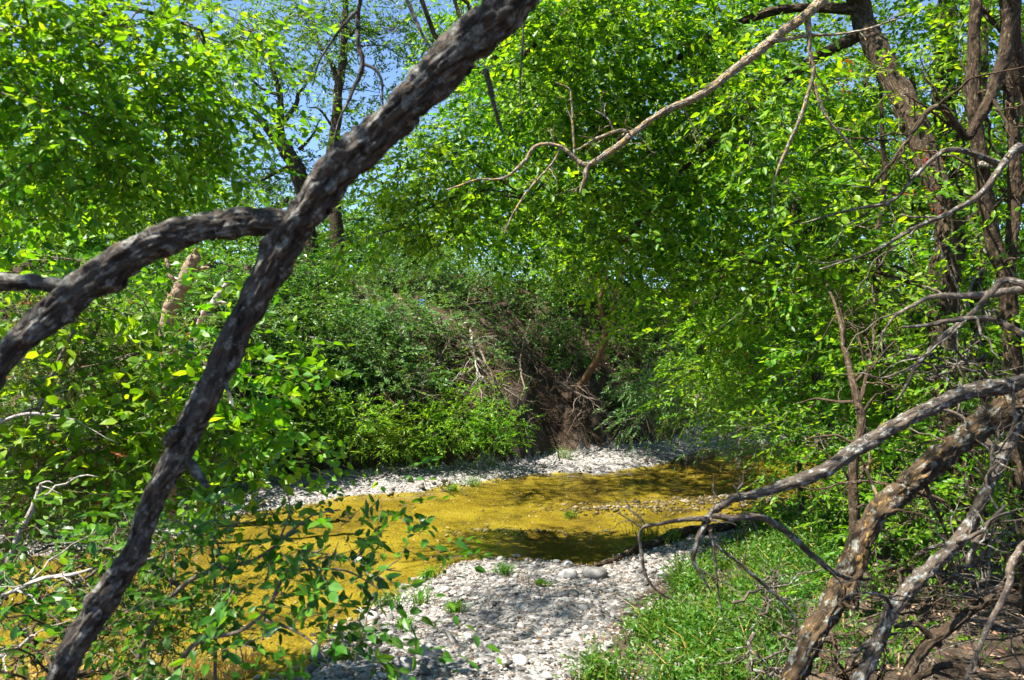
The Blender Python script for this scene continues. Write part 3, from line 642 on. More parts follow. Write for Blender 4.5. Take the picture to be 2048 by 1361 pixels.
# ------------------------------------------------------------------ the two big trees on the right bank whose boughs hang over the creek
plant('leaning_elm', 'large rough barked elm leaning over the creek with lime green drooping boughs', 'tree', 'elms on the right bank',
      trunks=[[(1910, 1090, 5.7, 78), (1905, 950, 5.7, 74), (1898, 780, 5.7, 74), (1893, 620, 5.75, 76), (1890, 480, 5.8, 74), (1868, 350, 6.0, 70), (1818, 235, 6.2, 68), (1762, 120, 6.5, 64), (1722, 30, 6.9, 58), (1690, -60, 6.8, 56), (1620, -220, 6.6, 40)]],
      limbs=[[(1690, -60, 6.8, 40), (1500, -90, 6.9, 34), (1300, -60, 7, 26), (1130, 30, 7, 18), (1010, 160, 7, 10)], [(1735, 60, 6.9, 34), (1600, 140, 7, 26), (1450, 260, 7, 20), (1330, 380, 7, 14), (1250, 480, 7, 8)],
             [(1720, 20, 6.9, 30), (1560, 20, 7.2, 24), (1380, 100, 7.3, 18), (1200, 240, 7.3, 12), (1060, 400, 7.3, 7)]],
      blobs=[(1150, 70, 7, 120, 90, .7, 30), (1290, 60, 7.2, 120, 90, .7, 30), (1430, 90, 7.2, 110, 90, .6, 24), (1050, 190, 7.0, 90, 80, .6, 20), (1180, 220, 7.3, 110, 90, .7, 28), (1330, 230, 7.3, 110, 90, .7, 28), (1000, 320, 7.2, 100, 70, .6, 22), (1130, 390, 7.3, 110, 70, .6, 12),
             (1290, 370, 7.4, 110, 80, .6, 18), (870, 420, 7.6, 90, 60, .6, 20), (1000, 460, 7.5, 90, 50, .5, 8), (1400, 330, 7.4, 100, 90, .7, 24), (1240, 500, 7.6, 100, 50, .5, 9), (1400, 480, 7.4, 100, 80, .7, 22), (1340, 580, 7.8, 80, 50, .5, 9), (1130, -120, 7, 250, 100, .8, 20), (820, 330, 7.4, 60, 50, .4, 6), (760, 470, 7.8, 60, 40, .4, 7), (480, -330, 6.8, 150, 90, .8, 30), (360, -400, 6.7, 130, 80, .6, 26), (220, -380, 6.9, 110, 70, .6, 18), (1480, 200, 6.2, 80, 90, .5, 14), (1600, 330, 6.2, 80, 90, .5, 14), (1700, 450, 6.2, 70, 80, .5, 9), (1560, 560, 6.6, 90, 80, .5, 14), (1690, 640, 6.2, 80, 80, .5, 12), (1560, -620, 6.5, 200, 130, 1.1, 34), (1740, -480, 7.5, 240, 140, 1.2, 40)],  # highest clumps, out of view, are added to shade water and right thicket
      style='elm', bark=B_DARK, seed=8, twigr=.003, limbr=.012, sides=24, nbump=.14, big=200, clear=.5)
plant('shaded_elm', 'darker elm with slanting trunk half hidden in leaves', 'tree', 'elms on the right bank',
      trunks=[[(1790, 1050, 9.5, 60), (1760, 800, 9.5, 56), (1690, 580, 9.5, 52), (1610, 450, 9.5, 50), (1540, 355, 9.4, 48), (1470, 275, 9.3, 44), (1425, 205, 9.2, 38), (1370, 90, 9, 28), (1340, -60, 9, 18)]],
      limbs=[[(1640, 480, 9.5, 30), (1700, 350, 9.6, 24), (1730, 200, 9.7, 16), (1740, 80, 9.8, 8)], [(1600, 440, 9.4, 26), (1520, 480, 9, 18), (1440, 560, 8.6, 10)]],
      blobs=[(1540, 90, 9, 120, 100, .8, 30), (1560, 260, 9.2, 110, 100, .8, 28), (1680, 220, 9.4, 110, 110, .8, 28), (1480, 420, 9, 100, 90, .7, 24), (1620, 430, 9.2, 110, 100, .8, 28), (1540, 580, 8.8, 120, 90, .8, 30), (1700, 620, 9, 110, 110, .8, 28), (1450, 640, 9, 90, 70, .7, 22),
             (1750, 420, 9.4, 90, 110, .7, 22), (1500, 730, 9.5, 130, 70, .8, 28), (1660, 780, 9.2, 120, 80, .8, 26), (1420, 780, 11, 100, 60, .8, 20), (1560, -60, 9, 250, 110, 1.2, 36)],
      style='deep', bark=B_DARK, seed=9, twigr=.003, limbr=.014, sides=18, nbump=.14, ln=.088, mat=M_ELM, tpl=LEAF_B)
plant('thicket_tree', 'upright dark barked tree in the thicket behind the large elm', 'tree', None,
      trunks=[[(1930, 1000, 8.4, 70), (1900, 700, 8.6, 62), (1895, 300, 8.8, 60), (1890, 100, 8.8, 56), (1895, -60, 8.8, 44), (1900, -300, 8.8, 24)]],
      blobs=[(1850, 60, 8.6, 120, 100, .7, 24), (1990, 120, 8.4, 100, 120, .7, 22), (1790, 330, 8.4, 90, 100, .6, 20), (1990, 400, 8.4, 90, 110, .6, 22), (1780, 520, 8.4, 100, 90, .6, 20), (2000, 620, 8.4, 90, 110, .6, 20), (1800, 700, 8.4, 90, 100, .6, 20), (1990, 820, 8.2, 100, 80, .6, 18), (1780, 870, 8.2, 90, 70, .6, 18), (1900, -150, 8.6, 240, 120, 1, 30), (2200, 300, 8, 160, 350, .9, 46), (1990, 260, 6, 60, 80, .3, 7), (1990, 480, 6, 50, 80, .3, 7), (1980, 40, 6, 80, 70, .4, 9), (1990, 740, 6, 60, 70, .4, 8)],
      style='elm', bark=B_DARK, seed=10, twigr=.003, limbr=.012, sides=14)

# ------------------------------------------------------------------ slim stems at the right edge
stems = [('a slim lichen spotted stem bending towards the elm', [[(2120, 900, 4.8, 44), (2075, 400, 4.8, 46), (2040, 100, 4.7, 44), (2020, -60, 4.6, 40), (2000, -300, 4.6, 26)],
                                                              [(2025, 20, 4.6, 40), (1998, 150, 4.6, 34), (1962, 235, 4.6, 30), (1930, 275, 4.6, 20), (1880, 215, 4.5, 16), (1830, 260, 4.4, 14), (1780, 330, 4.4, 11), (1740, 370, 4.4, 7)]]),
         ('grey twin stem with bare low twigs beside bank', [[(2060, 1150, 5, 50), (2012, 640, 5, 44), (1985, 480, 5, 42), (1960, 340, 5, 40), (1945, 200, 5, 36), (1955, 0, 5, 30), (1975, -200, 5, 20)],
                                                           [(2010, 620, 5, 24), (2035, 400, 5.1, 34), (2025, 250, 5.1, 30), (2010, 100, 5.1, 26), (2000, -80, 5.1, 18)]]),
         ('thin brown sapling stem standing in the grass edge', [[(1708, 1190, 5.0, 32), (1710, 1050, 5.0, 29), (1706, 930, 5.0, 28), (1724, 850, 5.0, 24), (1710, 780, 5.05, 20), (1690, 700, 5.2, 15), (1680, 640, 5.4, 10), (1650, 560, 5.8, 5)], [(1716, 820, 5.0, 14), (1735, 740, 5.1, 11), (1750, 660, 5.3, 8), (1745, 570, 5.6, 4)]])]
for k, (lab, ps) in enumerate(stems):
    dead_wood('sapling', lab, 'sapling', ps, [B_DARK, B_DARK, B_BROWN][k], 60 + k * 9, 'bare stems on the right bank', sides=14, twigs=[9, 12, 10][k], tlen=.5, ground=True, names=['trunk', 'stem'], bump=.1)
plant('understory_bush', 'leafy understory bush around the thin brown sapling', 'bush', None, trunks=[[(1600, 1010, 7.4, 18), (1600, 930, 7.4, 14), (1590, 860, 7.3, 10)]],
      blobs=[(1590, 900, 7.2, 90, 60, .5, 18), (1720, 940, 6.6, 80, 70, .5, 16), (1500, 820, 8.6, 90, 50, .6, 16), (1640, 1000, 7, 70, 40, .4, 10), (1820, 980, 6.2, 80, 60, .4, 12)], style='lime', bark=B_GREY, seed=14, twigr=.0025, limbr=.01, big=120, ln=.05, ratio=.5)
plant('drooping_bush', 'willowy green bush drooping over the creek bend', 'bush', None, trunks=[[(1480, 900, 14, 20), (1480, 820, 14, 14), (1470, 760, 13.8, 10)]],
      blobs=[(1400, 800, 13.4, 110, 60, .8, 26), (1330, 760, 14, 80, 50, .7, 16), (1500, 850, 12.6, 90, 50, .7, 20), (1290, 830, 14, 60, 40, .5, 10)], style='shrub', bark=B_GREY, seed=15, droop=.5, ratio=.3, ln=.10, tpl=LEAF_B)

for k, (pth, lab) in enumerate([([(1800, 1120, 6.4, 30), (1790, 900, 6.4, 28), (1765, 700, 6.5, 24), (1750, 520, 6.6, 20), (1770, 330, 6.7, 14), (1760, 150, 6.8, 8)], 'slender dark upright stem between the two elms'), ([(1960, 1080, 6.6, 40), (1965, 850, 6.6, 38), (1955, 640, 6.6, 36), (1975, 420, 6.6, 32), (1962, 200, 6.6, 26), (1970, 0, 6.6, 18)], 'dark upright stem close behind the grey twin stem'),
        ([(1660, 1040, 7.6, 28), (1650, 850, 7.6, 26), (1610, 650, 7.7, 20), (1590, 450, 7.8, 15), (1560, 300, 7.9, 9)], 'slender stem leaning out over the grassy shore'), ([(2030, 1100, 5.6, 36), (2035, 800, 5.6, 34), (2015, 560, 5.6, 30), (2030, 300, 5.6, 26), (2020, 60, 5.6, 20)], 'dark bent stem hugging the bank edge'),
        ([(1850, 1080, 8.4, 34), (1840, 850, 8.4, 32), (1828, 600, 8.5, 28), (1835, 380, 8.6, 22), (1820, 150, 8.7, 14)], 'shaded stem standing behind the large elm trunk')]):
    dead_wood('thicket_sapling', lab, 'tree', [pth], B_DARK, 600 + k * 7, 'dark stems in the right thicket', sides=12, twigs=12, tlen=.7, ground=True)
plant('right_underbrush', 'loose leafy underbrush woven between the right bank stems', 'bush', None, trunks=[[(1940, 1060, 5.6, 16), (1930, 900, 5.6, 12), (1920, 760, 5.6, 8)]],
      blobs=[(1760, 760, 5.8, 90, 70, .4, 12), (2010, 860, 5.4, 60, 60, .4, 8), (1640, 740, 6.6, 80, 70, .4, 12), (2000, 620, 5.6, 50, 70, .4, 7), (1750, 580, 6, 70, 70, .4, 7), (1640, 880, 6.2, 90, 60, .4, 12), (1800, 900, 5.6, 70, 60, .4, 9), (1780, 1080, 5.2, 70, 50, .3, 8), (1960, 980, 5, 70, 50, .3, 8), (1990, 380, 5.8, 50, 70, .4, 6), (1960, 60, 6.2, 60, 60, .4, 6), (1560, 760, 7.4, 80, 60, .5, 12), (1875, 560, 5.1, 45, 60, .2, 4), (1800, 190, 5.6, 50, 50, .2, 4), (1900, 700, 5, 50, 40, .2, 3), (1850, 340, 5.3, 45, 40, .2, 3)], style='lime', bark=B_GREY, seed=16, twigr=.0025, limbr=.008, ln=.055, ratio=.55, big=150, clear=0)

# ------------------------------------------------------------------ dead lichen bough hanging from above
bough = [[(1740, -130, 5.4, 40), (1640, 5, 4.3, 37), (1560, 68, 4.2, 34), (1480, 130, 4.1, 30), (1400, 190, 4.0, 27), (1330, 225, 4.0, 25), (1275, 262, 4.0, 23), (1230, 300, 4.0, 21), (1180, 328, 4.0, 19), (1150, 315, 4.0, 16), (1112, 293, 4.0, 13), (1070, 296, 4.0, 12), (1045, 322, 4.0, 11), (1005, 356, 4.0, 9), (950, 360, 4.0, 8), (890, 382, 4.0, 5)],
         [(1180, 328, 4.0, 14), (1170, 350, 4.0, 14), (1162, 388, 4.0, 7)], [(1150, 318, 4.0, 8), (1145, 270, 4.0, 7), (1143, 215, 4.0, 6), (1140, 180, 4.0, 5), (1112, 164, 4.0, 3)],
         [(1270, 265, 4.0, 12), (1235, 262, 4.0, 11), (1195, 278, 4.0, 10), (1155, 302, 4.0, 8)], [(1228, 262, 4.0, 7), (1215, 238, 4.0, 6), (1192, 222, 4.0, 4)], [(1112, 293, 4.0, 6), (1104, 270, 4.0, 4), (1100, 256, 4.0, 2)],
         [(1615, 20, 4.2, 18), (1618, 100, 4.2, 17), (1625, 150, 4.2, 14), (1600, 230, 4.2, 12), (1572, 300, 4.2, 10), (1548, 370, 4.2, 7), (1540, 440, 4.2, 4)], [(1628, 165, 4.2, 10), (1650, 230, 4.2, 9), (1690, 280, 4.2, 8), (1740, 340, 4.2, 5)],
         [(1540, 82, 4.15, 13), (1610, 72, 4.2, 11), (1690, 68, 4.2, 9), (1760, 50, 4.2, 7), (1820, 30, 4.2, 4)], [(1125, 290, 4.0, 7), (1095, 340, 4.0, 8), (1060, 375, 4.0, 8), (1030, 420, 4.0, 7), (1010, 470, 4.0, 4)], [(1275, 265, 4.0, 6), (1300, 300, 4.0, 4), (1312, 306, 4.0, 2)],
         [(1360, 210, 4.0, 7), (1380, 240, 4.0, 5), (1410, 300, 4.0, 3)]]
bough = [[(a_, b_, c_, d_ * .82) for a_, b_, c_, d_ in q] for q in bough]
dead_wood('hanging_bough', 'bare lichen spotted dead bough hanging from the elm over the creek', 'branch', bough, bark_mat('bark_bough', (.06, .045, .032), (.26, .20, .15), (.46, .45, .40), .4, .55, 1.6, .8, (.42, .25, .04)), 21, sides=14, names=['branch'] + ['twig'] * 12, bump=.2, wob=.8, twigs=3, tlen=.16)

# ------------------------------------------------------------------ tangle of leaning dead trunks on the right
tang = [[(1540, 1450, 3.0, 92), (1600, 1330, 3.1, 86), (1655, 1230, 3.2, 82), (1700, 1130, 3.3, 84), (1745, 1040, 3.4, 84), (1820, 960, 3.5, 86), (1920, 880, 3.6, 92), (2050, 790, 3.7, 94), (2250, 650, 3.9, 88), (2430, 470, 4.4, 70), (2600, 240, 5.0, 46), (2700, 20, 5.4, 14)]]
tang = [[(a_, b_, c_, d_ * .76) for a_, b_, c_, d_ in q] for q in tang]
dead_wood('mottled_trunk', 'thick leaning trunk mottled with orange and grey lichen', 'tree', tang, B_MOT, 41, sides=40, bump=.26, knots=16, twigs=12, tlen=.4, ground=True)
tt_ = P(1897, -150, 8.8)
add_bough(bpy.data.objects['thicket_tree'], [tt_, (4.3, 7.0, 6.9), (3.4, 5.4, 6.9), (2.2, 4.2, 6.7), (.6, 2.6, 6.1)], [.06, .05, .04, .03, .01], B_DARK, 96)  # bough added to carry the unseen shade clumps
add_bough(bpy.data.objects['thicket_tree'], [(2.2, 4.2, 6.7), (1.8, 2.6, 6.2), (1.2, 1.0, 5.6)], [.026, .02, .01], B_DARK, 97)
add_shade_crown(bpy.data.objects['thicket_tree'], [(.6, 2.6, 6.2, 1.0, 1.2, .5, 18), (2.2, 4.2, 6.8, 1.2, 1.0, .6, 18), (1.2, 1.0, 5.6, 1.0, 1.0, .5, 14), (3.4, 5.4, 7, 1.2, 1.0, .6, 18)], 'elm', 95, tpl=LEAF_B)  # unseen crown added overhead to shade the right trunks
arch = [[(2330, 575, 4.1, 66), (2200, 700, 3.5, 60), (2050, 762, 3.2, 56), (1930, 785, 3.1, 52), (1820, 832, 3.0, 50), (1720, 892, 2.9, 46), (1610, 955, 2.8, 40), (1520, 985, 2.75, 34), (1450, 1005, 2.7, 30), (1418, 1040, 2.7, 26), (1400, 1075, 2.7, 20)],
        [(1425, 1032, 2.7, 22), (1470, 1036, 2.7, 22), (1525, 1036, 2.75, 22), (1575, 1068, 2.8, 21), (1625, 1110, 2.85, 20), (1665, 1145, 2.95, 18), (1705, 1160, 3.1, 16)],
        [(1420, 1036, 2.7, 17), (1360, 1040, 2.7, 16), (1310, 1050, 2.7, 14), (1284, 1060, 2.7, 13), (1282, 1100, 2.7, 11), (1290, 1150, 2.7, 10), (1312, 1180, 2.7, 8), (1345, 1200, 2.7, 4)],
        [(1284, 1056, 2.7, 7), (1262, 1042, 2.7, 6), (1235, 1026, 2.7, 3)], [(1290, 1052, 2.7, 5), (1284, 1038, 2.7, 4), (1275, 1030, 2.7, 2)],
        [(1404, 1060, 2.7, 17), (1388, 1100, 2.7, 15), (1390, 1130, 2.7, 12), (1412, 1165, 2.7, 8), (1420, 1185, 2.7, 3)],
        [(1420, 1060, 2.7, 13), (1430, 1090, 2.7, 12), (1470, 1120, 2.7, 12), (1510, 1155, 2.7, 12), (1560, 1200, 2.7, 11), (1590, 1240, 2.7, 9), (1592, 1275, 2.7, 5)], [(1424, 1075, 2.7, 9), (1432, 1130, 2.7, 8), (1438, 1200, 2.7, 6), (1448, 1240, 2.7, 3)],
        [(1440, 1000, 2.7, 6), (1428, 985, 2.7, 5), (1428, 950, 2.7, 3)], [(1480, 990, 2.7, 8), (1470, 975, 2.7, 6), (1462, 968, 2.7, 3)]]
arch = [[(a_, b_, c_, d_ * .82) for a_, b_, c_, d_ in q] for q in arch]
dead_wood('arching_branch', 'grey arching dead branch with drooping forks above the grass', 'branch', arch, B_GREY, 51, sides=20, names=['branch'] + ['limb'] * 10, bump=.2, wob=.5, twigs=2, tlen=.22)
low = [[(1690, 1440, 2.6, 76), (1735, 1330, 2.7, 66), (1770, 1260, 2.75, 60), (1810, 1195, 2.8, 58), (1870, 1130, 2.9, 54), (1930, 1060, 3.0, 48), (1970, 985, 3.0, 46), (2000, 920, 3.0, 44), (2060, 830, 3.0, 42), (2200, 680, 3.0, 38), (2310, 510, 3.05, 26), (2390, 320, 3.1, 8)],
       [(1790, 1230, 2.78, 16), (1770, 1195, 2.75, 14), (1725, 1185, 2.7, 10)], [(1935, 1130, 2.9, 26), (1950, 1090, 2.9, 24), (1975, 1050, 2.9, 22), (2010, 1010, 2.9, 14)], [(1985, 950, 3, 20), (1985, 900, 3, 14), (2000, 860, 3, 10)],
       [(1760, 1280, 2.75, 18), (1710, 1305, 2.7, 12), (1720, 1290, 2.68, 6)]]
low = [[(a_, b_, c_, d_ * .62) for a_, b_, c_, d_ in q] for q in low]
dead_wood('lichen_limb', 'pale grey leaning limb with yellow lichen on the bare bank', 'tree', low, B_GREY, 57, sides=24, bump=.24, knots=12, twigs=7, tlen=.3, ground=True, names=['trunk', 'stub', 'limb', 'limb', 'stub'])
prop = [[(1780, 1420, 2.9, 34), (1840, 1310, 3.0, 32), (1890, 1260, 3.0, 30), (1950, 1210, 3.0, 28), (2000, 1200, 3.0, 26), (2060, 1195, 3.0, 28), (2200, 1150, 3, 28)], [(1880, 1290, 3, 20), (1830, 1250, 3, 18), (1790, 1255, 3, 12)], [(1800, 1380, 2.95, 22), (1900, 1330, 2.9, 20), (1950, 1380, 2.85, 14)]]
dead_wood('fallen_branch', 'brown fallen branch lying across the bare bank soil', 'branch', prop, B_DARK, 66, sides=14, bump=.16, names=['branch', 'limb', 'limb'], twigs=2, tlen=.25)
# bare twiggy branches fanning in from the right edge
fan = [([(2085, 520, 4.8, 28), (2100, 560, 3.6, 24), (2000, 585, 3.6, 22), (1920, 590, 3.6, 18), (1850, 600, 3.6, 13), (1780, 640, 3.6, 8), (1750, 700, 3.6, 4)], 'bare branch sweeping in level with the elm trunk'),
       ([(2090, 560, 4.8, 30), (2120, 600, 3.4, 30), (2010, 560, 3.4, 20), (1950, 620, 3.4, 18), (1870, 690, 3.4, 17), (1830, 740, 3.4, 12), (1790, 800, 3.4, 6)], 'bare grey branch slanting down across the elm trunk'),
       ([(2098, 660, 4.8, 26), (2100, 690, 3.3, 22), (1990, 640, 3.3, 16), (1930, 640, 3.3, 14), (1860, 650, 3.3, 11), (1800, 656, 3.3, 5)], 'pale straight twig crossing the elm trunk'),
       ([(2036, 860, 5.0, 26), (2000, 900, 4, 26), (1940, 850, 4, 15), (1880, 820, 4, 12), (1820, 850, 4, 8), (1760, 880, 4, 4)], 'crooked bare twig below the elm fork'),
       ([(2064, 310, 4.77, 24), (2030, 300, 4.4, 22), (1960, 390, 4.3, 16), (1890, 430, 4.3, 14), (1830, 455, 4.3, 12), (1770, 490, 4.3, 9), (1700, 520, 4.3, 7), (1640, 540, 4.3, 4)], 'long bare branch running past the red leaves'),
       ([(1958, 330, 5.0, 22), (2000, 330, 4.6, 20), (1900, 300, 4.5, 15), (1830, 350, 4.4, 12), (1790, 400, 4.4, 10), (1700, 420, 4.4, 7), (1600, 450, 4.4, 4)], 'bare branch dipping between elm and sapling'),
       ([(2112, 820, 4.8, 26), (2120, 1000, 2.6, 24), (2040, 1100, 2.6, 22), (2010, 1180, 2.6, 18), (1960, 1290, 2.6, 14), (1930, 1370, 2.6, 10)], 'dead branch propped against the bare soil')]
for k, (pth, lab) in enumerate(fan):
    dead_wood('bare_branch', lab, 'branch', [pth], B_GREY if k % 3 else B_TWIG, 80 + 11 * k, 'bare branches from the right bank', sides=10, names=['branch'], twigs=4, tlen=.38)

# ------------------------------------------------------------------ left bank: juniper, vine, sapling
plant('juniper', 'feathery juniper with brown dead tips beside the leaning tree', 'tree', None,
      trunks=[[(-60, 1300, 4.2, 60), (60, 1000, 4.3, 50), (130, 800, 4.4, 40), (190, 640, 4.5, 28), (230, 540, 4.6, 14)]],
      limbs=[[(80, 960, 4.3, 20), (190, 900, 4.1, 14), (300, 880, 4.0, 8)], [(140, 780, 4.4, 18), (240, 720, 4.2, 12), (340, 690, 4.2, 6)], [(30, 1050, 4.2, 16), (130, 1080, 4, 10), (250, 1060, 3.9, 5)]],
      blobs=[(200, 620, 4.5, 90, 50, .5, 12), (300, 720, 4.6, 80, 60, .5, 12), (90, 700, 4.4, 110, 80, .5, 14), (200, 780, 4.4, 120, 80, .5, 16), (80, 880, 4.2, 110, 80, .5, 14), (260, 880, 4.2, 110, 80, .5, 14), (60, 1020, 4.0, 90, 70, .4, 12), (330, 1270, 3.4, 70, 60, .3, 7), (240, 1190, 3.6, 80, 60, .3, 8), (190, 990, 4.1, 110, 60, .4, 12), (-120, 850, 4.3, 120, 260, .6, 20)],
      style='cedar', bark=B_TWIG, seed=17, twigr=.003, limbr=.012, extra=(M_RUST, .22, 'dead_sprays'))
plant('greenbrier_vine', 'vine with broad shiny green leaves climbing near the leaning tree', 'vine', None, trunks=[[(430, 1200, 4.2, 9), (420, 1000, 4.2, 8), (440, 800, 4.2, 7), (400, 720, 4.2, 6), (340, 690, 4.2, 4)]],
      blobs=[(400, 700, 4.2, 60, 40, .3, 7), (340, 780, 4.2, 80, 60, .3, 9), (470, 760, 4.2, 60, 60, .3, 7), (290, 690, 4.3, 60, 40, .3, 5), (440, 880, 4.2, 80, 70, .3, 10), (350, 940, 4.1, 90, 60, .3, 9), (150, 520, 4, 120, 40, .3, 7), (520, 880, 4.4, 60, 50, .3, 6), (60, 600, 4, 70, 60, .3, 7), (220, 860, 3.9, 80, 60, .3, 7), (100, 960, 3.8, 90, 60, .3, 8), (60, 780, 3.9, 70, 60, .3, 6)],
      style='bright', bark=B_TWIG, seed=18, twigr=.002, limbr=.006, ln=.075, ratio=.75, nl=6, spray=7, big=300)
plant('streamside_sapling', 'young sapling with pointed dark green leaves over the golden water', 'sapling', None,
      trunks=[[(330, 1430, 2.7, 16), (380, 1300, 2.65, 14), (480, 1262, 2.6, 12), (528, 1225, 2.6, 11), (560, 1165, 2.6, 9), (600, 1120, 2.6, 7), (660, 1090, 2.6, 4)],
              [(250, 1430, 2.8, 16), (300, 1260, 2.8, 14), (370, 1170, 2.8, 13), (440, 1138, 2.8, 12), (513, 1118, 2.8, 10), (565, 1078, 2.8, 9), (620, 1035, 2.8, 6), (680, 1020, 2.8, 4)]],
      limbs=[[(528, 1240, 2.6, 8), (590, 1262, 2.55, 7), (640, 1300, 2.5, 5), (670, 1360, 2.5, 3)], [(600, 1140, 2.6, 7), (690, 1142, 2.6, 6), (760, 1180, 2.6, 3)], [(440, 1138, 2.8, 7), (435, 1090, 2.8, 6), (400, 1040, 2.8, 3)], [(560, 1080, 2.8, 6), (580, 1020, 2.8, 5), (570, 970, 2.8, 3)]],
      blobs=[(380, 1080, 2.8, 70, 50, .25, 5), (470, 1050, 2.8, 70, 40, .25, 4), (600, 1050, 2.8, 70, 40, .2, 5), (700, 1040, 2.75, 50, 40, .2, 4), (660, 1110, 2.6, 70, 40, .2, 5), (770, 1140, 2.6, 50, 50, .2, 4), (560, 1180, 2.6, 70, 40, .2, 5), (440, 1180, 2.7, 70, 50, .25, 5), (480, 1290, 2.6, 80, 50, .25, 6), (620, 1270, 2.5, 60, 60, .2, 4), (730, 1260, 2.5, 50, 70, .2, 4), (320, 1190, 2.8, 70, 60, .25, 5), (320, 1310, 2.7, 90, 50, .3, 6), (130, 1290, 2.8, 120, 60, .3, 12), (40, 1180, 3, 90, 80, .3, 10), (220, 1080, 3.2, 90, 60, .3, 8), (330, 1080, 3.1, 70, 60, .3, 6), (230, 1230, 3, 70, 60, .3, 7), (60, 1060, 3.3, 90, 60, .3, 8)],
      style='bright', bark=B_TWIG, seed=19, twigr=.0016, limbr=.004, ln=.055, ratio=.58, nl=6, spray=4, spread=.11, L=.22, big=300, mat=M_DEEP)
plant('left_thicket_bush', 'shady bush on the left shore behind the juniper', 'bush', None, trunks=[[(80, 1030, 8.4, 24), (90, 900, 8.4, 20), (120, 760, 8.6, 12)]],
      blobs=[(120, 880, 8.8, 180, 110, .9, 40), (330, 860, 9.4, 130, 90, .8, 28), (480, 820, 11, 110, 90, .8, 26), (60, 700, 9.2, 170, 110, .9, 34), (270, 730, 10, 100, 70, .8, 18), (-150, 780, 8.6, 150, 200, .9, 40), (440, 920, 10.6, 90, 50, .6, 18), (180, 980, 8.6, 120, 50, .6, 18)], style='deep', bark=B_TWIG, seed=20, tpl=LEAF_B)
dw = [([(-60, 1280, 3.3, 22), (0, 1160, 3.3, 20), (40, 1070, 3.3, 18), (75, 990, 3.3, 15), (80, 970, 3.3, 8)], 'pale dead stem standing in the juniper'),
      ([(-60, 1210, 2.9, 14), (10, 1190, 2.9, 12), (80, 1160, 2.9, 11), (150, 1148, 2.9, 9), (185, 1138, 2.9, 5)], 'level dead branch under the juniper'),
      ([(-40, 1330, 2.7, 12), (30, 1300, 2.7, 10), (60, 1275, 2.7, 7), (70, 1270, 2.7, 4)], 'curved dead twig at the foot of the juniper'),
      ([(0, 930, 3.8, 14), (60, 850, 3.8, 13), (100, 760, 3.8, 12), (150, 660, 3.8, 9)], 'dark slanting stem crossing the juniper'),
      ([(-40, 870, 3.6, 10), (40, 830, 3.6, 9), (110, 832, 3.6, 7), (130, 830, 3.6, 4)], 'pale bare twig poking from the juniper')]
for k, (pth, lab) in enumerate(dw):
    dead_wood('dead_branch', lab, 'branch', [pth], B_TWIG if k == 3 else B_DEAD, 140 + k * 5, 'dead wood in the left thicket', sides=10, names=['branch'], twigs=4, tlen=.3)
# broken snags rising from the left bank
dead_wood('broken_snag', 'splintered orange and grey snag with a jagged top', 'snag', [[(335, 680, 9, 40), (350, 600, 9, 42), (368, 560, 9, 40), (385, 530, 9, 32), (392, 515, 9, 22), (401, 498, 9, 3)], [(372, 545, 9, 18), (380, 522, 8.95, 10), (383, 508, 8.95, 2)], [(385, 545, 9, 16), (400, 538, 9, 12), (418, 536, 9, 7)], [(350, 570, 9, 14), (338, 545, 9, 13), (333, 515, 9, 9)]], B_SNAG, 171, ground=True, names=['trunk', 'splinter', 'stub', 'limb'], sides=20, bump=.07)
dead_wood('grey_snag', 'small silvery broken stub with short side spurs', 'snag', [[(395, 700, 8.5, 18), (410, 625, 8.5, 18), (425, 603, 8.5, 18), (440, 585, 8.5, 16), (451, 571, 8.5, 13)], [(425, 607, 8.5, 9), (440, 604, 8.5, 8), (455, 608, 8.5, 4)], [(412, 628, 8.5, 8), (422, 630, 8.5, 7), (432, 630, 8.5, 4)]], B_DEAD, 175, ground=True, names=['trunk', 'spur', 'spur'], sides=14, bump=.2)

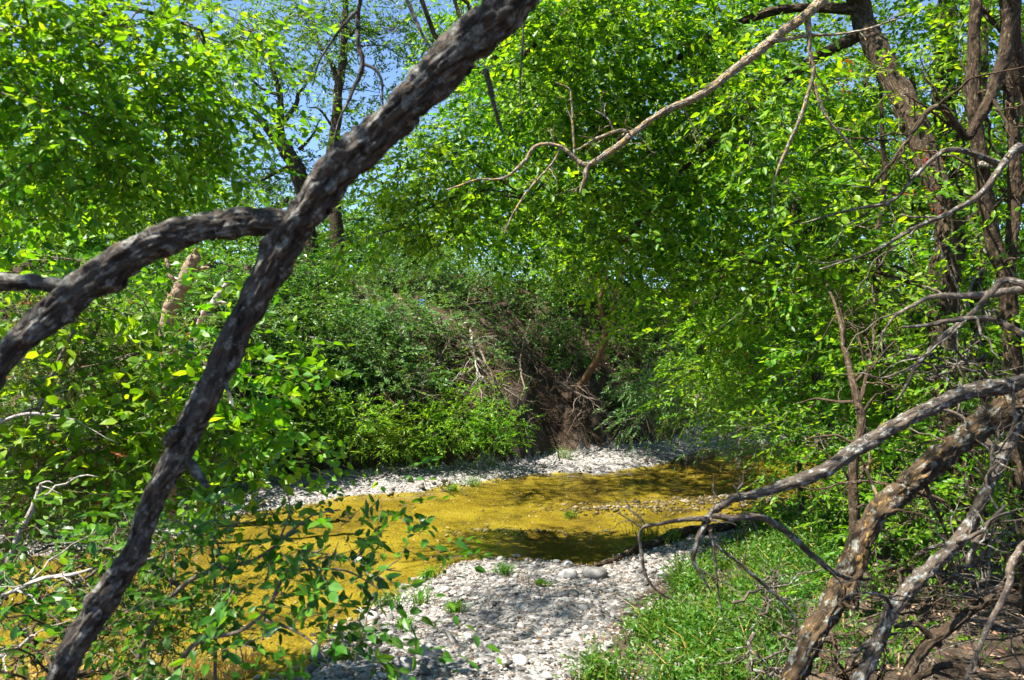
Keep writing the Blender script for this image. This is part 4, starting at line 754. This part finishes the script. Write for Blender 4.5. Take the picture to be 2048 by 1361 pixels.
# ------------------------------------------------------------------ shrubs on the far bank
shr = [('rounded blue green shrub high on the far bank', 'shrub', [(780, 640, 15.6, 75, 60, .8, 28), (700, 670, 15.2, 70, 60, .8, 22)]),
       ('dark green shrub spilling down beside the grey snag', 'deep', [(600, 640, 14.4, 90, 80, .9, 34), (560, 740, 13.6, 80, 70, .8, 26)]),
       ('lime green trailing shrub at the foot of the bank', 'lime', [(930, 830, 13.8, 70, 40, .4, 18), (1000, 860, 14, 50, 30, .3, 12), (860, 865, 13.4, 60, 30, .3, 13)]),
       ('yellow green bush above the pale gravel strip', 'lime', [(700, 850, 13.2, 90, 50, .6, 24), (790, 870, 13.2, 50, 50, .4, 14), (640, 810, 13.4, 60, 40, .6, 14)]),
       ('leafy shrub on the slope under the blue scrap', 'shrub', [(740, 730, 14.4, 90, 60, .6, 24), (820, 760, 14.2, 50, 36, .4, 9)]),
       ('grey green shrub in the middle of the bank', 'shrub', [(1110, 660, 16.4, 60, 40, .4, 9), (1060, 600, 16.8, 60, 40, .4, 8)]),
       ('small dark shrub behind the tan sapling', 'deep', [(1150, 710, 16, 60, 36, .4, 9), (1240, 700, 16.6, 60, 50, .4, 9)]),
       ('low shrub at the shaded bend under the bank', 'shrub', [(1250, 800, 15.8, 60, 40, .5, 12), (1330, 700, 17, 80, 60, .7, 18)]),
       ('sparse shrub near the top of the bare bank', 'shrub', [(930, 610, 16.4, 60, 40, .4, 8), (880, 650, 16.4, 50, 36, .4, 8), (980, 560, 17.5, 70, 40, .5, 10), (880, 570, 17.4, 60, 40, .5, 9)]),
       ('small yellow sprig on the dark bank', 'lime', [(880, 745, 14.2, 34, 12, .2, 5), (975, 765, 14.6, 22, 10, .15, 3)]),
       ('dense shrub on the bank crest above the dark shrub', 'deep', [(640, 545, 30, 80, 40, .8, 26), (560, 560, 30, 70, 40, .8, 20)]),
       ('spreading shrub on the bank crest over the blue scrap', 'shrub', [(770, 535, 30, 90, 40, .8, 26), (860, 545, 30, 60, 40, .7, 18)]),
       ('bright leafed shrub on the crest above bare earth', 'lime', [(970, 515, 30, 80, 44, .8, 22), (1060, 530, 30, 70, 40, .7, 18)]),
       ('dark shrub on the crest beside the tan sapling', 'deep', [(1140, 540, 30, 70, 40, .8, 18), (1280, 620, 30, 80, 60, .8, 22)]),
       ('tangled bush clothing the crest behind the broken snag', 'deep', [(330, 590, 30, 100, 50, .8, 26), (450, 570, 30, 80, 50, .8, 22), (220, 560, 30, 90, 50, .8, 20)]),
       ('broad bush halfway up the slope near the grey snag', 'shrub', [(480, 660, 30, 80, 60, .8, 24), (640, 720, 30, 70, 50, .7, 18)]),
       ('thin straggly shrub spread over the bare earth', 'shrub', [(950, 690, 30, 60, 30, .3, 4), (1040, 680, 30, 50, 30, .3, 4)]),
       ('leafy bush hanging over the overgrown left shore', 'deep', [(520, 860, 11.6, 70, 50, .5, 18), (600, 830, 12.4, 50, 40, .5, 12)])]
for k, (lab, st, bl) in enumerate(shr):
    bl = [(q[0], q[1], min(q[2] + .6, hitY(q[0], q[1] + q[4] * .5, 9) - .12 - .35 * q[5]), q[3], q[4], q[5] * .8, int(q[6] * 1.9)) for q in bl]
    b0 = bl[0]; y1 = b0[2] + .15
    plant('shrub', lab, 'shrub', 'shrubs on the far bank', trunks=[[(b0[0], b0[1] + b0[4] * .9, y1, 10), (b0[0] + 4, b0[1], y1, 6)]], blobs=bl, style=st, tpl=LEAF_B, bark=B_TWIG, seed=200 + k, twigr=.003, limbr=.012, spread=.16, L=.26, sides=7)
TS = hitY(1160, 785, 11) - .05
plant('tan_sapling', 'forked orange barked sapling rooted in the far bank', 'tree', None,
      trunks=[[(1160, 775, TS, 22), (1180, 745, TS - .25, 20), (1202, 705, TS - .45, 19), (1212, 665, TS - .6, 17), (1204, 640, TS - .65, 12), (1198, 600, TS - .7, 11), (1210, 560, TS - .7, 7), (1200, 500, TS - .7, 4)]],
      limbs=[[(1212, 668, TS - .6, 12), (1224, 640, TS - .65, 11), (1228, 600, TS - .7, 8), (1240, 560, TS - .7, 6), (1250, 500, TS - .7, 3)]],
      blobs=[(1180, 560, 15.2, 110, 40, .8, 22), (1310, 600, 15, 110, 50, .8, 24), (1260, 480, 15.4, 100, 60, .8, 22), (1360, 520, 15, 80, 70, .8, 18)], style='elm', bark=B_TAN, seed=24, twigr=.004, limbr=.014, ln=.085, tpl=LEAF_B)

plant('overhanging_elm', 'tall elm rooted on the far bank arching back over the water', 'tree', None,  # elm put in to shade bank and water; highest clumps out of view
      trunks=[[(1380, 660, 17, 44), (1340, 520, 16.6, 38), (1270, 380, 16, 32), (1190, 250, 15, 26), (1110, 130, 14, 18), (1040, 40, 13, 10)]],
      blobs=[(960, 90, 13.4, 100, 80, 1.1, 30), (1070, 190, 13.4, 100, 80, 1.1, 30), (1150, 60, 13.8, 110, 80, 1.1, 30), (1010, 220, 11.4, 90, 70, .9, 24), (1120, 130, 11.2, 90, 70, .9, 24), (1230, 200, 14.5, 110, 90, 1.1, 30), (950, -100, 13, 160, 90, 1.2, 26), (930, 330, 14, 90, 70, .9, 22), (1330, 330, 15.6, 110, 90, 1.1, 26), (850, 290, 14.4, 60, 55, .8, 16), (905, 180, 14, 80, 60, .8, 18), (930, 60, 10.5, 80, 70, .7, 24), (1050, 40, 10.3, 90, 70, .8, 24), (640, -220, 10.2, 130, 80, 1, 26), (480, -260, 9.6, 100, 70, .8, 16)], style='elm', bark=B_DARK, seed=25, twigr=.004, limbr=.016, ln=.085, tpl=LEAF_B)

plant('lime_tree', 'sunlit yellow green tree glowing on the crest beyond the tan sapling', 'tree', None,
      trunks=[[(1150, 600, 18, 40), (1140, 500, 18, 32), (1120, 400, 18, 20), (1110, 300, 18, 8)]],
      blobs=[(1080, 420, 17.4, 110, 70, 1, 30), (1200, 460, 17.2, 110, 70, 1, 30), (980, 440, 17.6, 90, 60, 1, 22), (1300, 430, 17.4, 100, 80, 1, 26), (1130, 330, 17.8, 110, 60, 1, 22), (1080, 510, 17, 90, 40, .8, 18), (900, 480, 17.6, 80, 44, .8, 16), (1380, 540, 16.8, 80, 60, .8, 18)], style='lime', bark=B_DARK, seed=26, twigr=.004, limbr=.016, ln=.12, L=.45, spread=.28, ratio=.55, tpl=LEAF_B)

# dead twiggy brush hanging on the bank
br = [([(620, 690, 13.6, 7), (590, 670, 13.4, 6), (570, 640, 13.3, 5)], 'grey forked dead twig above the dark shrub'), ([(560, 640, 12.6, 7), (590, 690, 12.4, 6), (620, 720, 12.2, 4), (640, 770, 12.2, 2)], 'drooping bare twig before the dark shrub'),
      ([(740, 700, 13.8, 6), (800, 760, 13.4, 5), (850, 790, 13.2, 3), (880, 790, 13.1, 2)], 'straight pale twig fanning out above the yellow bush'), ([(740, 750, 13.6, 6), (780, 800, 13.2, 5), (820, 830, 13, 3)], 'dead twig hanging into the yellow bush'),
      ([(960, 700, 15.4, 6), (990, 760, 14.8, 5), (1040, 800, 14.4, 4), (1080, 850, 14.2, 2)], 'dead stem slanting down the bare earth'), ([(940, 660, 15.8, 6), (950, 720, 15.3, 5), (960, 760, 15, 3)], 'upright dead twig on the bare earth'),
      ([(1110, 760, 15, 8), (1160, 790, 14.8, 7), (1210, 805, 14.6, 4)], 'tan root poking out of the overhang'), ([(1000, 690, 15.6, 5), (1070, 720, 15.2, 4), (1130, 760, 15, 3)], 'thin dead stem leaning on the leaf litter'),
      ([(900, 680, 15.4, 5), (870, 730, 15, 4), (830, 760, 14.6, 3)], 'dead twig curving below the blue scrap'), ([(900, 620, 15, 6), (930, 690, 15, 5), (980, 740, 15, 4), (990, 790, 15, 2)], 'long dead stem trailing over the bank hollow'), ([(1060, 640, 15, 6), (1040, 720, 15, 5), (1050, 780, 15, 3)], 'dead stem hanging below the crest shrub'), ([(1180, 800, 15, 7), (1150, 840, 15, 5), (1130, 880, 15, 3)], 'tan hanging root in the dark overhang'), ([(1240, 780, 15, 7), (1250, 840, 15, 5), (1230, 880, 15, 3)], 'second root trailing down the dark overhang'), ([(1320, 780, 15.5, 6), (1380, 860, 14.6, 4), (1420, 880, 14.4, 3)], 'drooping twig at the creek bend')]
for k, (pth, lab) in enumerate(br):
    pth = [(q[0], q[1], hitY(q[0], q[1], 9) - .3 - .18 * n_, q[3]) for n_, q in enumerate(pth)]
    dead_wood('dead_twig', lab, 'twig', [pth], B_DEAD if k in (1, 5) else (B_TWIG, B_BROWN)[k % 2], 300 + k * 7, 'dead brush on the far bank', sides=6, names=['stem'], twigs=12, tlen=.9)

# ------------------------------------------------------------------ litter, stones, grass
rng = np.random.default_rng(77)
def scatter(n, x0, x1, y0, y1, keep):
    x = rng.uniform(x0, x1, n); y = rng.uniform(y0, y1, n); k = keep(x, y); x, y = x[k], y[k]; return x, y, H(x, y)
def DB(x, y): return y - np.interp(x, BANKB[:, 0], BANKB[:, 1])
def DR(x, y): return x - np.interp(y, RBANK[:, 1], RBANK[:, 0])

def stone_mesh(seed, sub=2):
    bm = bmesh.new(); bmesh.ops.create_icosphere(bm, subdivisions=sub, radius=1)
    v = np.array([p.co for p in bm.verts]); r = np.random.default_rng(seed)
    v *= (1 + .30 * fbm(v * 1.1 + seed * 3.3, seed, 3))[:, None]; v *= np.array((1, r.uniform(.6, .9), r.uniform(.38, .6)))
    nn = rdir(r, 3)
    for q in nn:
        d = v @ q; v -= np.maximum(d - .62, 0)[:, None] * q * .8
    f = np.array([[q.index for q in p.verts] for p in bm.faces]); bm.free(); return v, f
sm = [stone_mesh(s) for s in range(8)]
SM = [mesh_from('stone', v, [f], M_STONE, True) for v, f in sm]
def on_gravel(x, y): w = wdist(x, y); return (w < .12) & (DR(x, y) < .5) & (DB(x, y) < .25)
x, y, z = scatter(4200, -2.2, 3.2, 4.4, 9.5, lambda x, y: on_gravel(x, y) & (rng.uniform(size=x.shape) < .25 + .75 * ss(-1.6, -.1, wdist(x, y))))
s = np.clip(.020 * np.exp(rng.normal(size=len(x)) * .5), .012, .07)
vis = np.argsort(-(s / y))[:300]
for k in vis:
    o = bpy.data.objects.new('stone', SM[k % 8]); COL.objects.link(o); o.location = (x[k], y[k], z[k] + s[k] * .18); o.scale = (s[k],) * 3; o.rotation_euler = (rng.normal() * .2, rng.normal() * .2, rng.uniform(0, 6.28))
    wk, gk = float(wdist(x[k:k + 1], y[k:k + 1])[0]), float(DR(x[k:k + 1], y[k:k + 1])[0])
    if wk > -.25: tag(o, 'pale cobble lying along the water edge of the gravel bar', 'stone', 'cobbles at the water edge')
    elif gk > -.45: tag(o, 'pale cobble lying where the gravel bar meets the grassy slope', 'stone', 'cobbles by the grass')
    elif s[k] > .042: tag(o, 'large pale cobble standing out on the open gravel bar', 'stone', 'large cobbles on the gravel bar')
    else: tag(o, 'small pale cobble among the pebbles of the open gravel bar', 'stone', 'small cobbles on the gravel bar')
def pebble_mass(name, lab, x, y, z, s, mat, sink=.15):
    g = Geo(); lo = [stone_mesh(s_, 1) for s_ in range(20, 28)]
    for k in range(8):
        m_ = np.arange(len(x)) % 8 == k; n = m_.sum()
        if not n: continue
        v, f = lo[k]; a = rng.uniform(0, 6.28, n); ca, sa = np.cos(a), np.sin(a)
        R = np.stack([np.stack([ca, -sa, 0 * a], -1), np.stack([sa, ca, 0 * a], -1), np.stack([0 * a, 0 * a, 1 + 0 * a], -1)], 1)
        vv = np.einsum('nij,vj->nvi', R, v) * s[m_][:, None, None] + np.stack([x[m_], y[m_], z[m_] + s[m_] * sink], -1)[:, None]
        g.add(vv.reshape(-1, 3), None, (f[None] + (np.arange(n) * len(v))[:, None, None]).reshape(-1, 3))
    return tag(link(name, g.mesh(name, mat, True)), lab, 'gravel', None, 'stuff')
rest = np.setdiff1d(np.arange(len(x)), vis); px2, py2, pz2 = scatter(20000, -2.4, 4.5, 4.2, 10.5, on_gravel)
ps = np.clip(.0105 * np.exp(rng.normal(size=len(px2)) * .5), .005, .04)
gx_, gy_, gz_, gs_ = np.r_[x[rest], px2], np.r_[y[rest], py2], np.r_[z[rest], pz2], np.r_[s[rest], ps]
M_WET = simple_mat('stone_wet', (.035, .027, .016), (.24, .20, .14), 9, .55, .3, .01, True)
wet = wdist(gx_, gy_) + .08 * rng.normal(size=len(gx_)) > -.14
pebble_mass('gravel', 'small pale limestone pebbles covering the gravel bar', gx_[~wet], gy_[~wet], gz_[~wet], gs_[~wet], M_STONE)
pebble_mass('gravel', 'damp brown pebbles fringing the near water edge', gx_[wet], gy_[wet], gz_[wet], gs_[wet], M_WET)
fx, fy, fz = scatter(18000, -7, 7, 8.5, 18, lambda x, y: (wdist(x, y) < .1) & (wdist(x, y) > -2.2) & (DB(x, y) < .5) & (y > 8.6) & (DR(x, y) < .6) & (H(x, y) < .14))
fs_ = np.clip(.018 * np.exp(rng.normal(size=len(fx)) * .5), .008, .08)
fw_ = wdist(fx, fy) + .1 * rng.normal(size=len(fx)) > -.2
pebble_mass('gravel', 'pale pebbles along the far shore strip', fx[~fw_], fy[~fw_], fz[~fw_], fs_[~fw_], M_STONE)
pebble_mass('gravel', 'damp brown pebbles fringing the far water edge', fx[fw_], fy[fw_], fz[fw_], fs_[fw_], M_WET)
# half-wet stones on shoals and in the shallows
hx = np.concatenate([rng.normal(sx, rx * .6, n) for (sx, sy, rx, ry, hh), n in zip(SHOALS, (420, 420, 50, 130, 260))]); hy = np.concatenate([rng.normal(sy, ry * .75, n) for (sx, sy, rx, ry, hh), n in zip(SHOALS, (420, 420, 50, 130, 260))])
pebble_mass('gravel', 'dark damp stones on the shoals in the creek', hx, hy, H(hx, hy), np.clip(.022 * np.exp(rng.normal(size=len(hx)) * .4), .01, .06), M_WET)
wx, wy, wz = scatter(1600, -5, 5, 5, 14, lambda x, y: wdist(x, y) > .05)
pebble_mass('gravel', 'scattered small stones on the silty creek bed', wx, wy, wz, np.clip(.014 * np.exp(rng.normal(size=len(wx)) * .5), .006, .05), M_WET)
for k, (a, b_, s_, lab) in enumerate([(1033, 1105, .06, 'dark round stone at the tip of the gravel bar'), (935, 1083, .055, 'flat grey stone lying alone in the golden water'), (1140, 1168, .10, 'large grey stone beside the grassy bank'), (855, 1335, .10, 'blocky pale stone among cobbles by the shore'), (1187, 1165, .13, 'broad flat grey stone half sunk in the gravel')]):
    q = G(a, b_); o = bpy.data.objects.new('boulder', SM[(k * 3) % 8]); COL.objects.link(o); o.location = (q[0], q[1], H1(*q) + s_ * .25); o.scale = (s_,) * 3; o.rotation_euler = (0, 0, k * 1.3); tag(o, lab, 'stone')

# leaf litter
def litter(name, lab, x, y, z, ln, mat, tilt=.35, tpl=LEAF_C):
    n = len(x); pos = np.c_[x, y, z + .012]; ax = rdir(rng, n); ax[:, 2] *= .25; nm = np.array((0, 0, 1.)) + rng.normal(size=(n, 3)) * tilt
    l = ln * rng.uniform(.6, 1.3, n)
    return tag(link(name, leaf_mesh(name, pos, ax, nm, l, l * .45, tpl, mat)), lab, 'leaf litter', None, 'stuff')
M_LIT = leaf_mat('leaf_litter', [(.10, .05, .025), (.22, .12, .06), (.34, .22, .13), (.45, .34, .24)], .15, (1, .9, .8))
x_, y_, z_ = scatter(9000, -7, 9, 11, 21, lambda x, y: (DB(x, y) > .1) & (DB(x, y) < 5) & (wdist(x, y) < -.2))
litter('leaf_litter', 'dry brown leaves scattered over the far bank', x_, y_, z_, .07, M_LIT, .8)
x_, y_, z_ = scatter(9000, 1.2, 8, 2.2, 10, lambda x, y: DR(x, y) > .9)
litter('leaf_litter', 'dry brown leaves over the bare right bank soil', x_, y_, z_, .05, M_LIT, .6)
x_, y_, z_ = scatter(2200, -5, 5, 5, 15, lambda x, y: wdist(x, y) > -.3)
litter('leaf_litter', 'fallen leaf bits in the shallow water', x_, y_, np.maximum(z_, WZ - .01), .035, M_LIT, .2)
x_, y_, z_ = scatter(6000, -1.5, 4, 4.5, 9, on_gravel)
litter('leaf_litter', 'tiny dry leaf scraps among the pebbles', x_, y_, z_ + .008, .03, M_LIT, .6)

# grass
def blades(name, lab, x, y, z, hgt, mat, w=.006, lean=.45, cat='grass', kind='stuff', parent=None):
    n = len(x); b0 = np.c_[x, y, z - .01]; d = np.c_[rng.normal(size=(n, 2)) * lean, np.ones(n)]; h = hgt * rng.uniform(.45, 1.25, n)
    m1 = b0 + d * (h * .55)[:, None] * np.array((.7, .7, 1)); tp = b0 + d * h[:, None] * np.array((1.5, 1.5, .92))
    sd = nrm(np.c_[rng.normal(size=(n, 2)), np.zeros(n)]) * w
    v = np.stack([b0 - sd, b0 + sd, m1 - sd * .8, m1 + sd * .8, tp], 1); o_ = (np.arange(n) * 5)[:, None, None]
    me_ = mesh_from(name, v.reshape(-1, 3), [(np.array([(0, 1, 3, 2)])[None] + o_).reshape(-1, 4), (np.array([(2, 3, 4)])[None] + o_).reshape(-1, 3)], mat)
    o = link(name, me_, parent)
    return tag(o, lab, cat, None, kind) if parent is None else o
def gmask(x, y):
    n = fbm(np.stack([x * 1.1, y * 1.1, 0 * x], -1), 91, 3)
    return (DR(x, y) + .35 * n > .05) & (DR(x, y) - .8 * n < 1.9 + .25 * (y - 5)) & (wdist(x, y) < -.02)
x_, y_, z_ = scatter(90000, .2, 6, 4.0, 11, gmask); kk = rng.uniform(size=len(x_)) < .08 + .55 * ss(-.25, .45, fbm(np.stack([x_ * 2.2, y_ * 2.2, 0 * x_], -1), 17, 3)); x_, y_, z_ = x_[kk], y_[kk], z_[kk]
blades('grass', 'lush green grass on the slope beside the gravel bar', x_, y_, z_, .15, M_GRASS)
q = rng.permutation(len(x_))[:6800]; c_ = np.c_[x_[q], y_[q], z_[q] + rng.uniform(.02, .14, len(q))]; d_ = rng.normal(size=(len(q), 3)); d_[:, 2] = np.abs(d_[:, 2]) * .6
tag(link('weeds', leaf_mesh('weeds', *sprays(rng, c_, d_,   .13, 6, .045, .45, .05), LEAF_B, M_GRASS)), 'leafy low weeds growing through the bank grass', 'weeds', None, 'stuff')
q = rng.permutation(len(x_))[:1000]; blades('dry_grass', 'straw coloured dry grass blades in the green slope', x_[q], y_[q], z_[q], .22, M_YEL, .004)
x_, y_, z_ = scatter(2600, -3.4, -1.75, 4.3, 5.4, lambda x, y: wdist(x, y) > -.6)
blades('dry_grass', 'golden dry grass at the near water edge', x_, y_, z_, .16, M_YEL, .004)
x_, y_, z_ = scatter(16000, -8, 9, 11, 20, lambda x, y: (DB(x, y) > .05) & (DB(x, y) < 6) & (fbm(np.stack([x * .9, y * .9, 0 * x], -1), 5, 3) > .15))
blades('grass', 'tufted grass growing on the far bank', x_, y_, z_, .22, M_GRASS, .008)
tufts = [(905, 978, .16, 'grass tuft on the small bar by the far shore'), (945, 968, .2, 'taller grass tuft beside the small bar'), (1128, 928, .24, 'leafy weed on the far pebble strip'), (1140, 1018, .10, 'small grass tuft on the midstream shoal'), (860, 1165, .14, 'yellow weed at the head of the gravel bar'), (1008, 1160, .12, 'green weed sprouting among the cobbles'), (830, 1220, .18, 'upright grass sprig beside the near shore'), (915, 1250, .10, 'yellowish weed on the open gravel'),
         (770, 1215, .12, 'grass sprig at the water edge by the sapling'), (1085, 1195, .07, 'low weed on the pale gravel'), (720, 1290, .10, 'mossy tuft on the lower gravel bar'), (810, 1280, .09, 'mossy weed patch between pebbles'), (985, 932, .10, 'small sprout below the trailing shrub'), (690, 1335, .10, 'weed at the foot of the gravel bar'), (1290, 1070, .28, 'long grass tuft where bank meets water'), (1340, 1095, .2, 'grass tuft beside the fallen log')]
for a, b_, h_, lab in tufts:
    qx, qy = G(a, b_); n = 46; xx = qx + rng.normal(size=n) * h_ * .35; yy = qy + rng.normal(size=n) * h_ * .3
    e = empty('grass_tuft', (qx, qy, H1(qx, qy)), lab, 'grass', 'tufts along the creek'); blades('blades', None, xx, yy, H(xx, yy), h_, M_GRASS, .005, .5, parent=e)
    c_ = np.c_[xx, yy, H(xx, yy) + h_ * .3]; link('leaves', leaf_mesh('leaves', *sprays(rng, c_, rng.normal(size=c_.shape) + np.array((0, 0, .8)), h_ * .6, 4, .03, .4, .05), LEAF_B, M_BRIGHT), e)

# twiggy brush and seedlings on the right bank and in the left tangle
brush = [(1560, 1330, 3.6, 'thin brush lying at the foot of the mottled trunk'), (1850, 1180, 3.6, 'grey brush heaped between the leaning trunks'), (1950, 1120, 3.8, 'dense dead twigs under the grey twin stem'), (1700, 1300, 3.4, 'dry brush between the mottled trunk and pale limb'), (1990, 1300, 3.2, 'dead twigs strewn over the bare soil'), (1780, 1000, 4.6, 'tangled twigs behind the mottled trunk'), (1900, 720, 4.6, 'fine dead twigs hanging before the elm trunk'), (1980, 880, 4.4, 'knotted dead twigs above the mottled trunk'),
         (60, 1130, 3.4, 'grey dead brush under the juniper'), (150, 1240, 3.0, 'dry twigs tangled at the water edge'), (260, 1160, 3.2, 'brown twigs mixed with the sapling leaves'), (90, 1330, 2.6, 'dead twigs at the foot of the leaning tree'), (1540, 1180, 4.4, 'curling dry twig crossing the grass')]
for k, (a, b_, yy, lab) in enumerate(brush):
    r2 = np.random.default_rng(900 + k); c0 = P(a, b_, yy); g0 = H1(c0[0], c0[1]); c0[2] = max(c0[2], g0 + .03); root = empty('brush', (c0[0], c0[1], g0), lab, 'twigs', 'dead brush')
    for _ in range(3 if a < 400 else 4):
        d0 = rdir(r2, 1)[0] * np.array((1, .8, .45)); p0 = c0 - d0 * .3 + r2.normal(size=3) * .06; p1 = c0 + r2.normal(size=3) * .08; p2 = c0 + d0 * r2.uniform(.3, .6)
        pts = np.array([p0, p1, p2]); pts[:, 2] = np.maximum(pts[:, 2], H(pts[:, 0], pts[:, 1]) + .01); rr_ = np.array([.009, .007, .003]) * r2.uniform(.6, 1.3)
        g = Geo(); tube(g, pts, rr_, 6, 14, .1, 5, k, wob=.05); o = link('twig', g.mesh('twig', B_BROWN if k % 2 else B_GREY), root)
        tg = Geo(); side_twigs(tg, pts, rr_, 8, .3, r2); tag(link('twiglets', tg.mesh('twiglets', B_BROWN if k % 2 else B_GREY), o, (0, 0, 0)), kind='stuff')
seed_ = [(1740, 1180, 3.9), (1830, 1060, 4.6), (1930, 1230, 3.9), (1620, 1300, 4.3), (1850, 1310, 3.5), (2010, 1180, 4), (1560, 1240, 4.8), (1660, 1060, 6), (1900, 1110, 4.8), (1990, 1040, 4.6), (1780, 1330, 3.4), (1960, 1340, 3.2)]
for k, (a, b_, yy) in enumerate(seed_):
    yy = hitY(a, b_, 2.2) if hitY(a, b_, 2.2) < 12 else yy; q = P(a, b_, yy); h_ = .22; r2 = np.random.default_rng(950 + k); e = empty('seedling', (q[0], q[1], H1(q[0], q[1])), 'small green seedling sprouting from the bare bank soil', 'seedling', 'seedlings on the bare bank')
    g = Geo(); b0 = np.array((q[0], q[1], H1(q[0], q[1]))); n = 5; tips = b0 + np.c_[r2.normal(size=(n, 2)) * .10, r2.uniform(.12, .3, n)]
    for tp in tips: tube(g, [b0, (b0 + tp) / 2 + (0, 0, .03), tp], [.004, .003, .002], 5, 6)
    link('stems', g.mesh('stems', B_TWIG), e); link('leaves', leaf_mesh('leaves', *sprays(r2, np.repeat((b0 * .4 + tips * .6), 2, 0), r2.normal(size=(n * 2, 3)) + (0, 0, .5), .12, 5, .045, .5, .1), LEAF_A, M_BRIGHT), e)

# fallen log, driftwood, blue scrap, red leaves
def ground_wood(name, lab, pts, rads, bark, seed, cat='log', twigs=0, lift=.6):
    pts = np.array([(*G(a, b_), 0) for a, b_ in pts]); pts[:, 2] = H(pts[:, 0], pts[:, 1]) + np.array(rads) * lift
    r_ = empty(name, pts[0], lab, cat); g = Geo(); tube(g, pts, rads, 12, 40, .2, 5, seed, wob=.03, knots=4); o = link('stem', g.mesh('stem', bark), r_)
    if twigs: tg = Geo(); side_twigs(tg, pts, np.array(rads), twigs, .25, np.random.default_rng(seed)); tag(link('twigs', tg.mesh('twigs', bark), o, (0, 0, 0)), kind='stuff')
ground_wood('fallen_log', 'rotting dark log where grass meets the gravel bar', [(1180, 1150), (1260, 1118), (1330, 1095), (1400, 1078), (1480, 1070)], [.02, .045, .06, .07, .06], B_DARK, 401)
ground_wood('driftwood', 'dark twig lying on the small bar by the far shore', [(850, 968), (880, 975), (910, 985)], [.012, .015, .008], B_DARK, 402, 'twig', 3)
ground_wood('driftwood', 'dry twig lying across the grassy slope', [(1255, 1262), (1330, 1275), (1400, 1285), (1480, 1300)], [.006, .01, .01, .006], B_DEAD, 403, 'twig', 3, 6)
ground_wood('driftwood', 'bleached stick along the far pebble strip', [(600, 968), (680, 965), (760, 972)], [.012, .016, .008], B_DEAD, 404, 'twig', 3)
ground_wood('driftwood', 'small black stick on the open gravel', [(890, 1245), (905, 1232), (930, 1228)], [.006, .009, .005], B_DARK, 405, 'twig', 2)
e = P(843, 606, hitY(843, 606, 10) - 1.0); bm = bmesh.new(); bmesh.ops.create_grid(bm, x_segments=5, y_segments=6, size=.5)
for q in bm.verts: q.co = Vector((q.co.x * .10, .03 * math.sin(q.co.x * 7) + .02 * math.cos(q.co.y * 9), q.co.y * .12))
mb = bpy.data.meshes.new('blue_scrap'); bm.to_mesh(mb); bm.free(); mb.materials.append(simple_mat('blue_plastic', (.03, .13, .42), (.06, .2, .55), 20, .45, .1))
md = link('blue_scrap', mb, None, tuple(e)); md.modifiers.new('thick', 'SOLIDIFY').thickness = .004; tag(md, 'small bright blue scrap caught among the bank shrubs', 'scrap')
for a, b_, yy, n, lab in [(1690, 150, 6.4, 5, 'small spray of red leaves beside the slanting elm trunk'), (1870, 380, 5.6, 9, 'cluster of orange red leaves near the grey twin stem'), (1490, 692, 7.5, 3, 'few red leaves glowing in the shaded thicket')]:
    c0 = P(a, b_, yy); c_ = c0 + rng.normal(size=(n, 3)) * np.array((.12, .1, .12)) * (.5 if n < 6 else 1); r_ = empty('red_leaf_spray', c0, lab, 'leaves', 'red leaf sprays')
    d_ = rng.normal(size=(n, 3)); tg = Geo(); twig_geo(tg, np.repeat(c0[None], n, 0), c_ - c0, np.linalg.norm(c_ - c0, axis=1) + .1, .1, .003); link('twigs', tg.mesh('twigs', B_TWIG, False), r_)
    link('leaves', leaf_mesh('leaves', *sprays(rng, c_, d_, .16, 5, .04, .5, .2), LEAF_A, M_RED), r_)
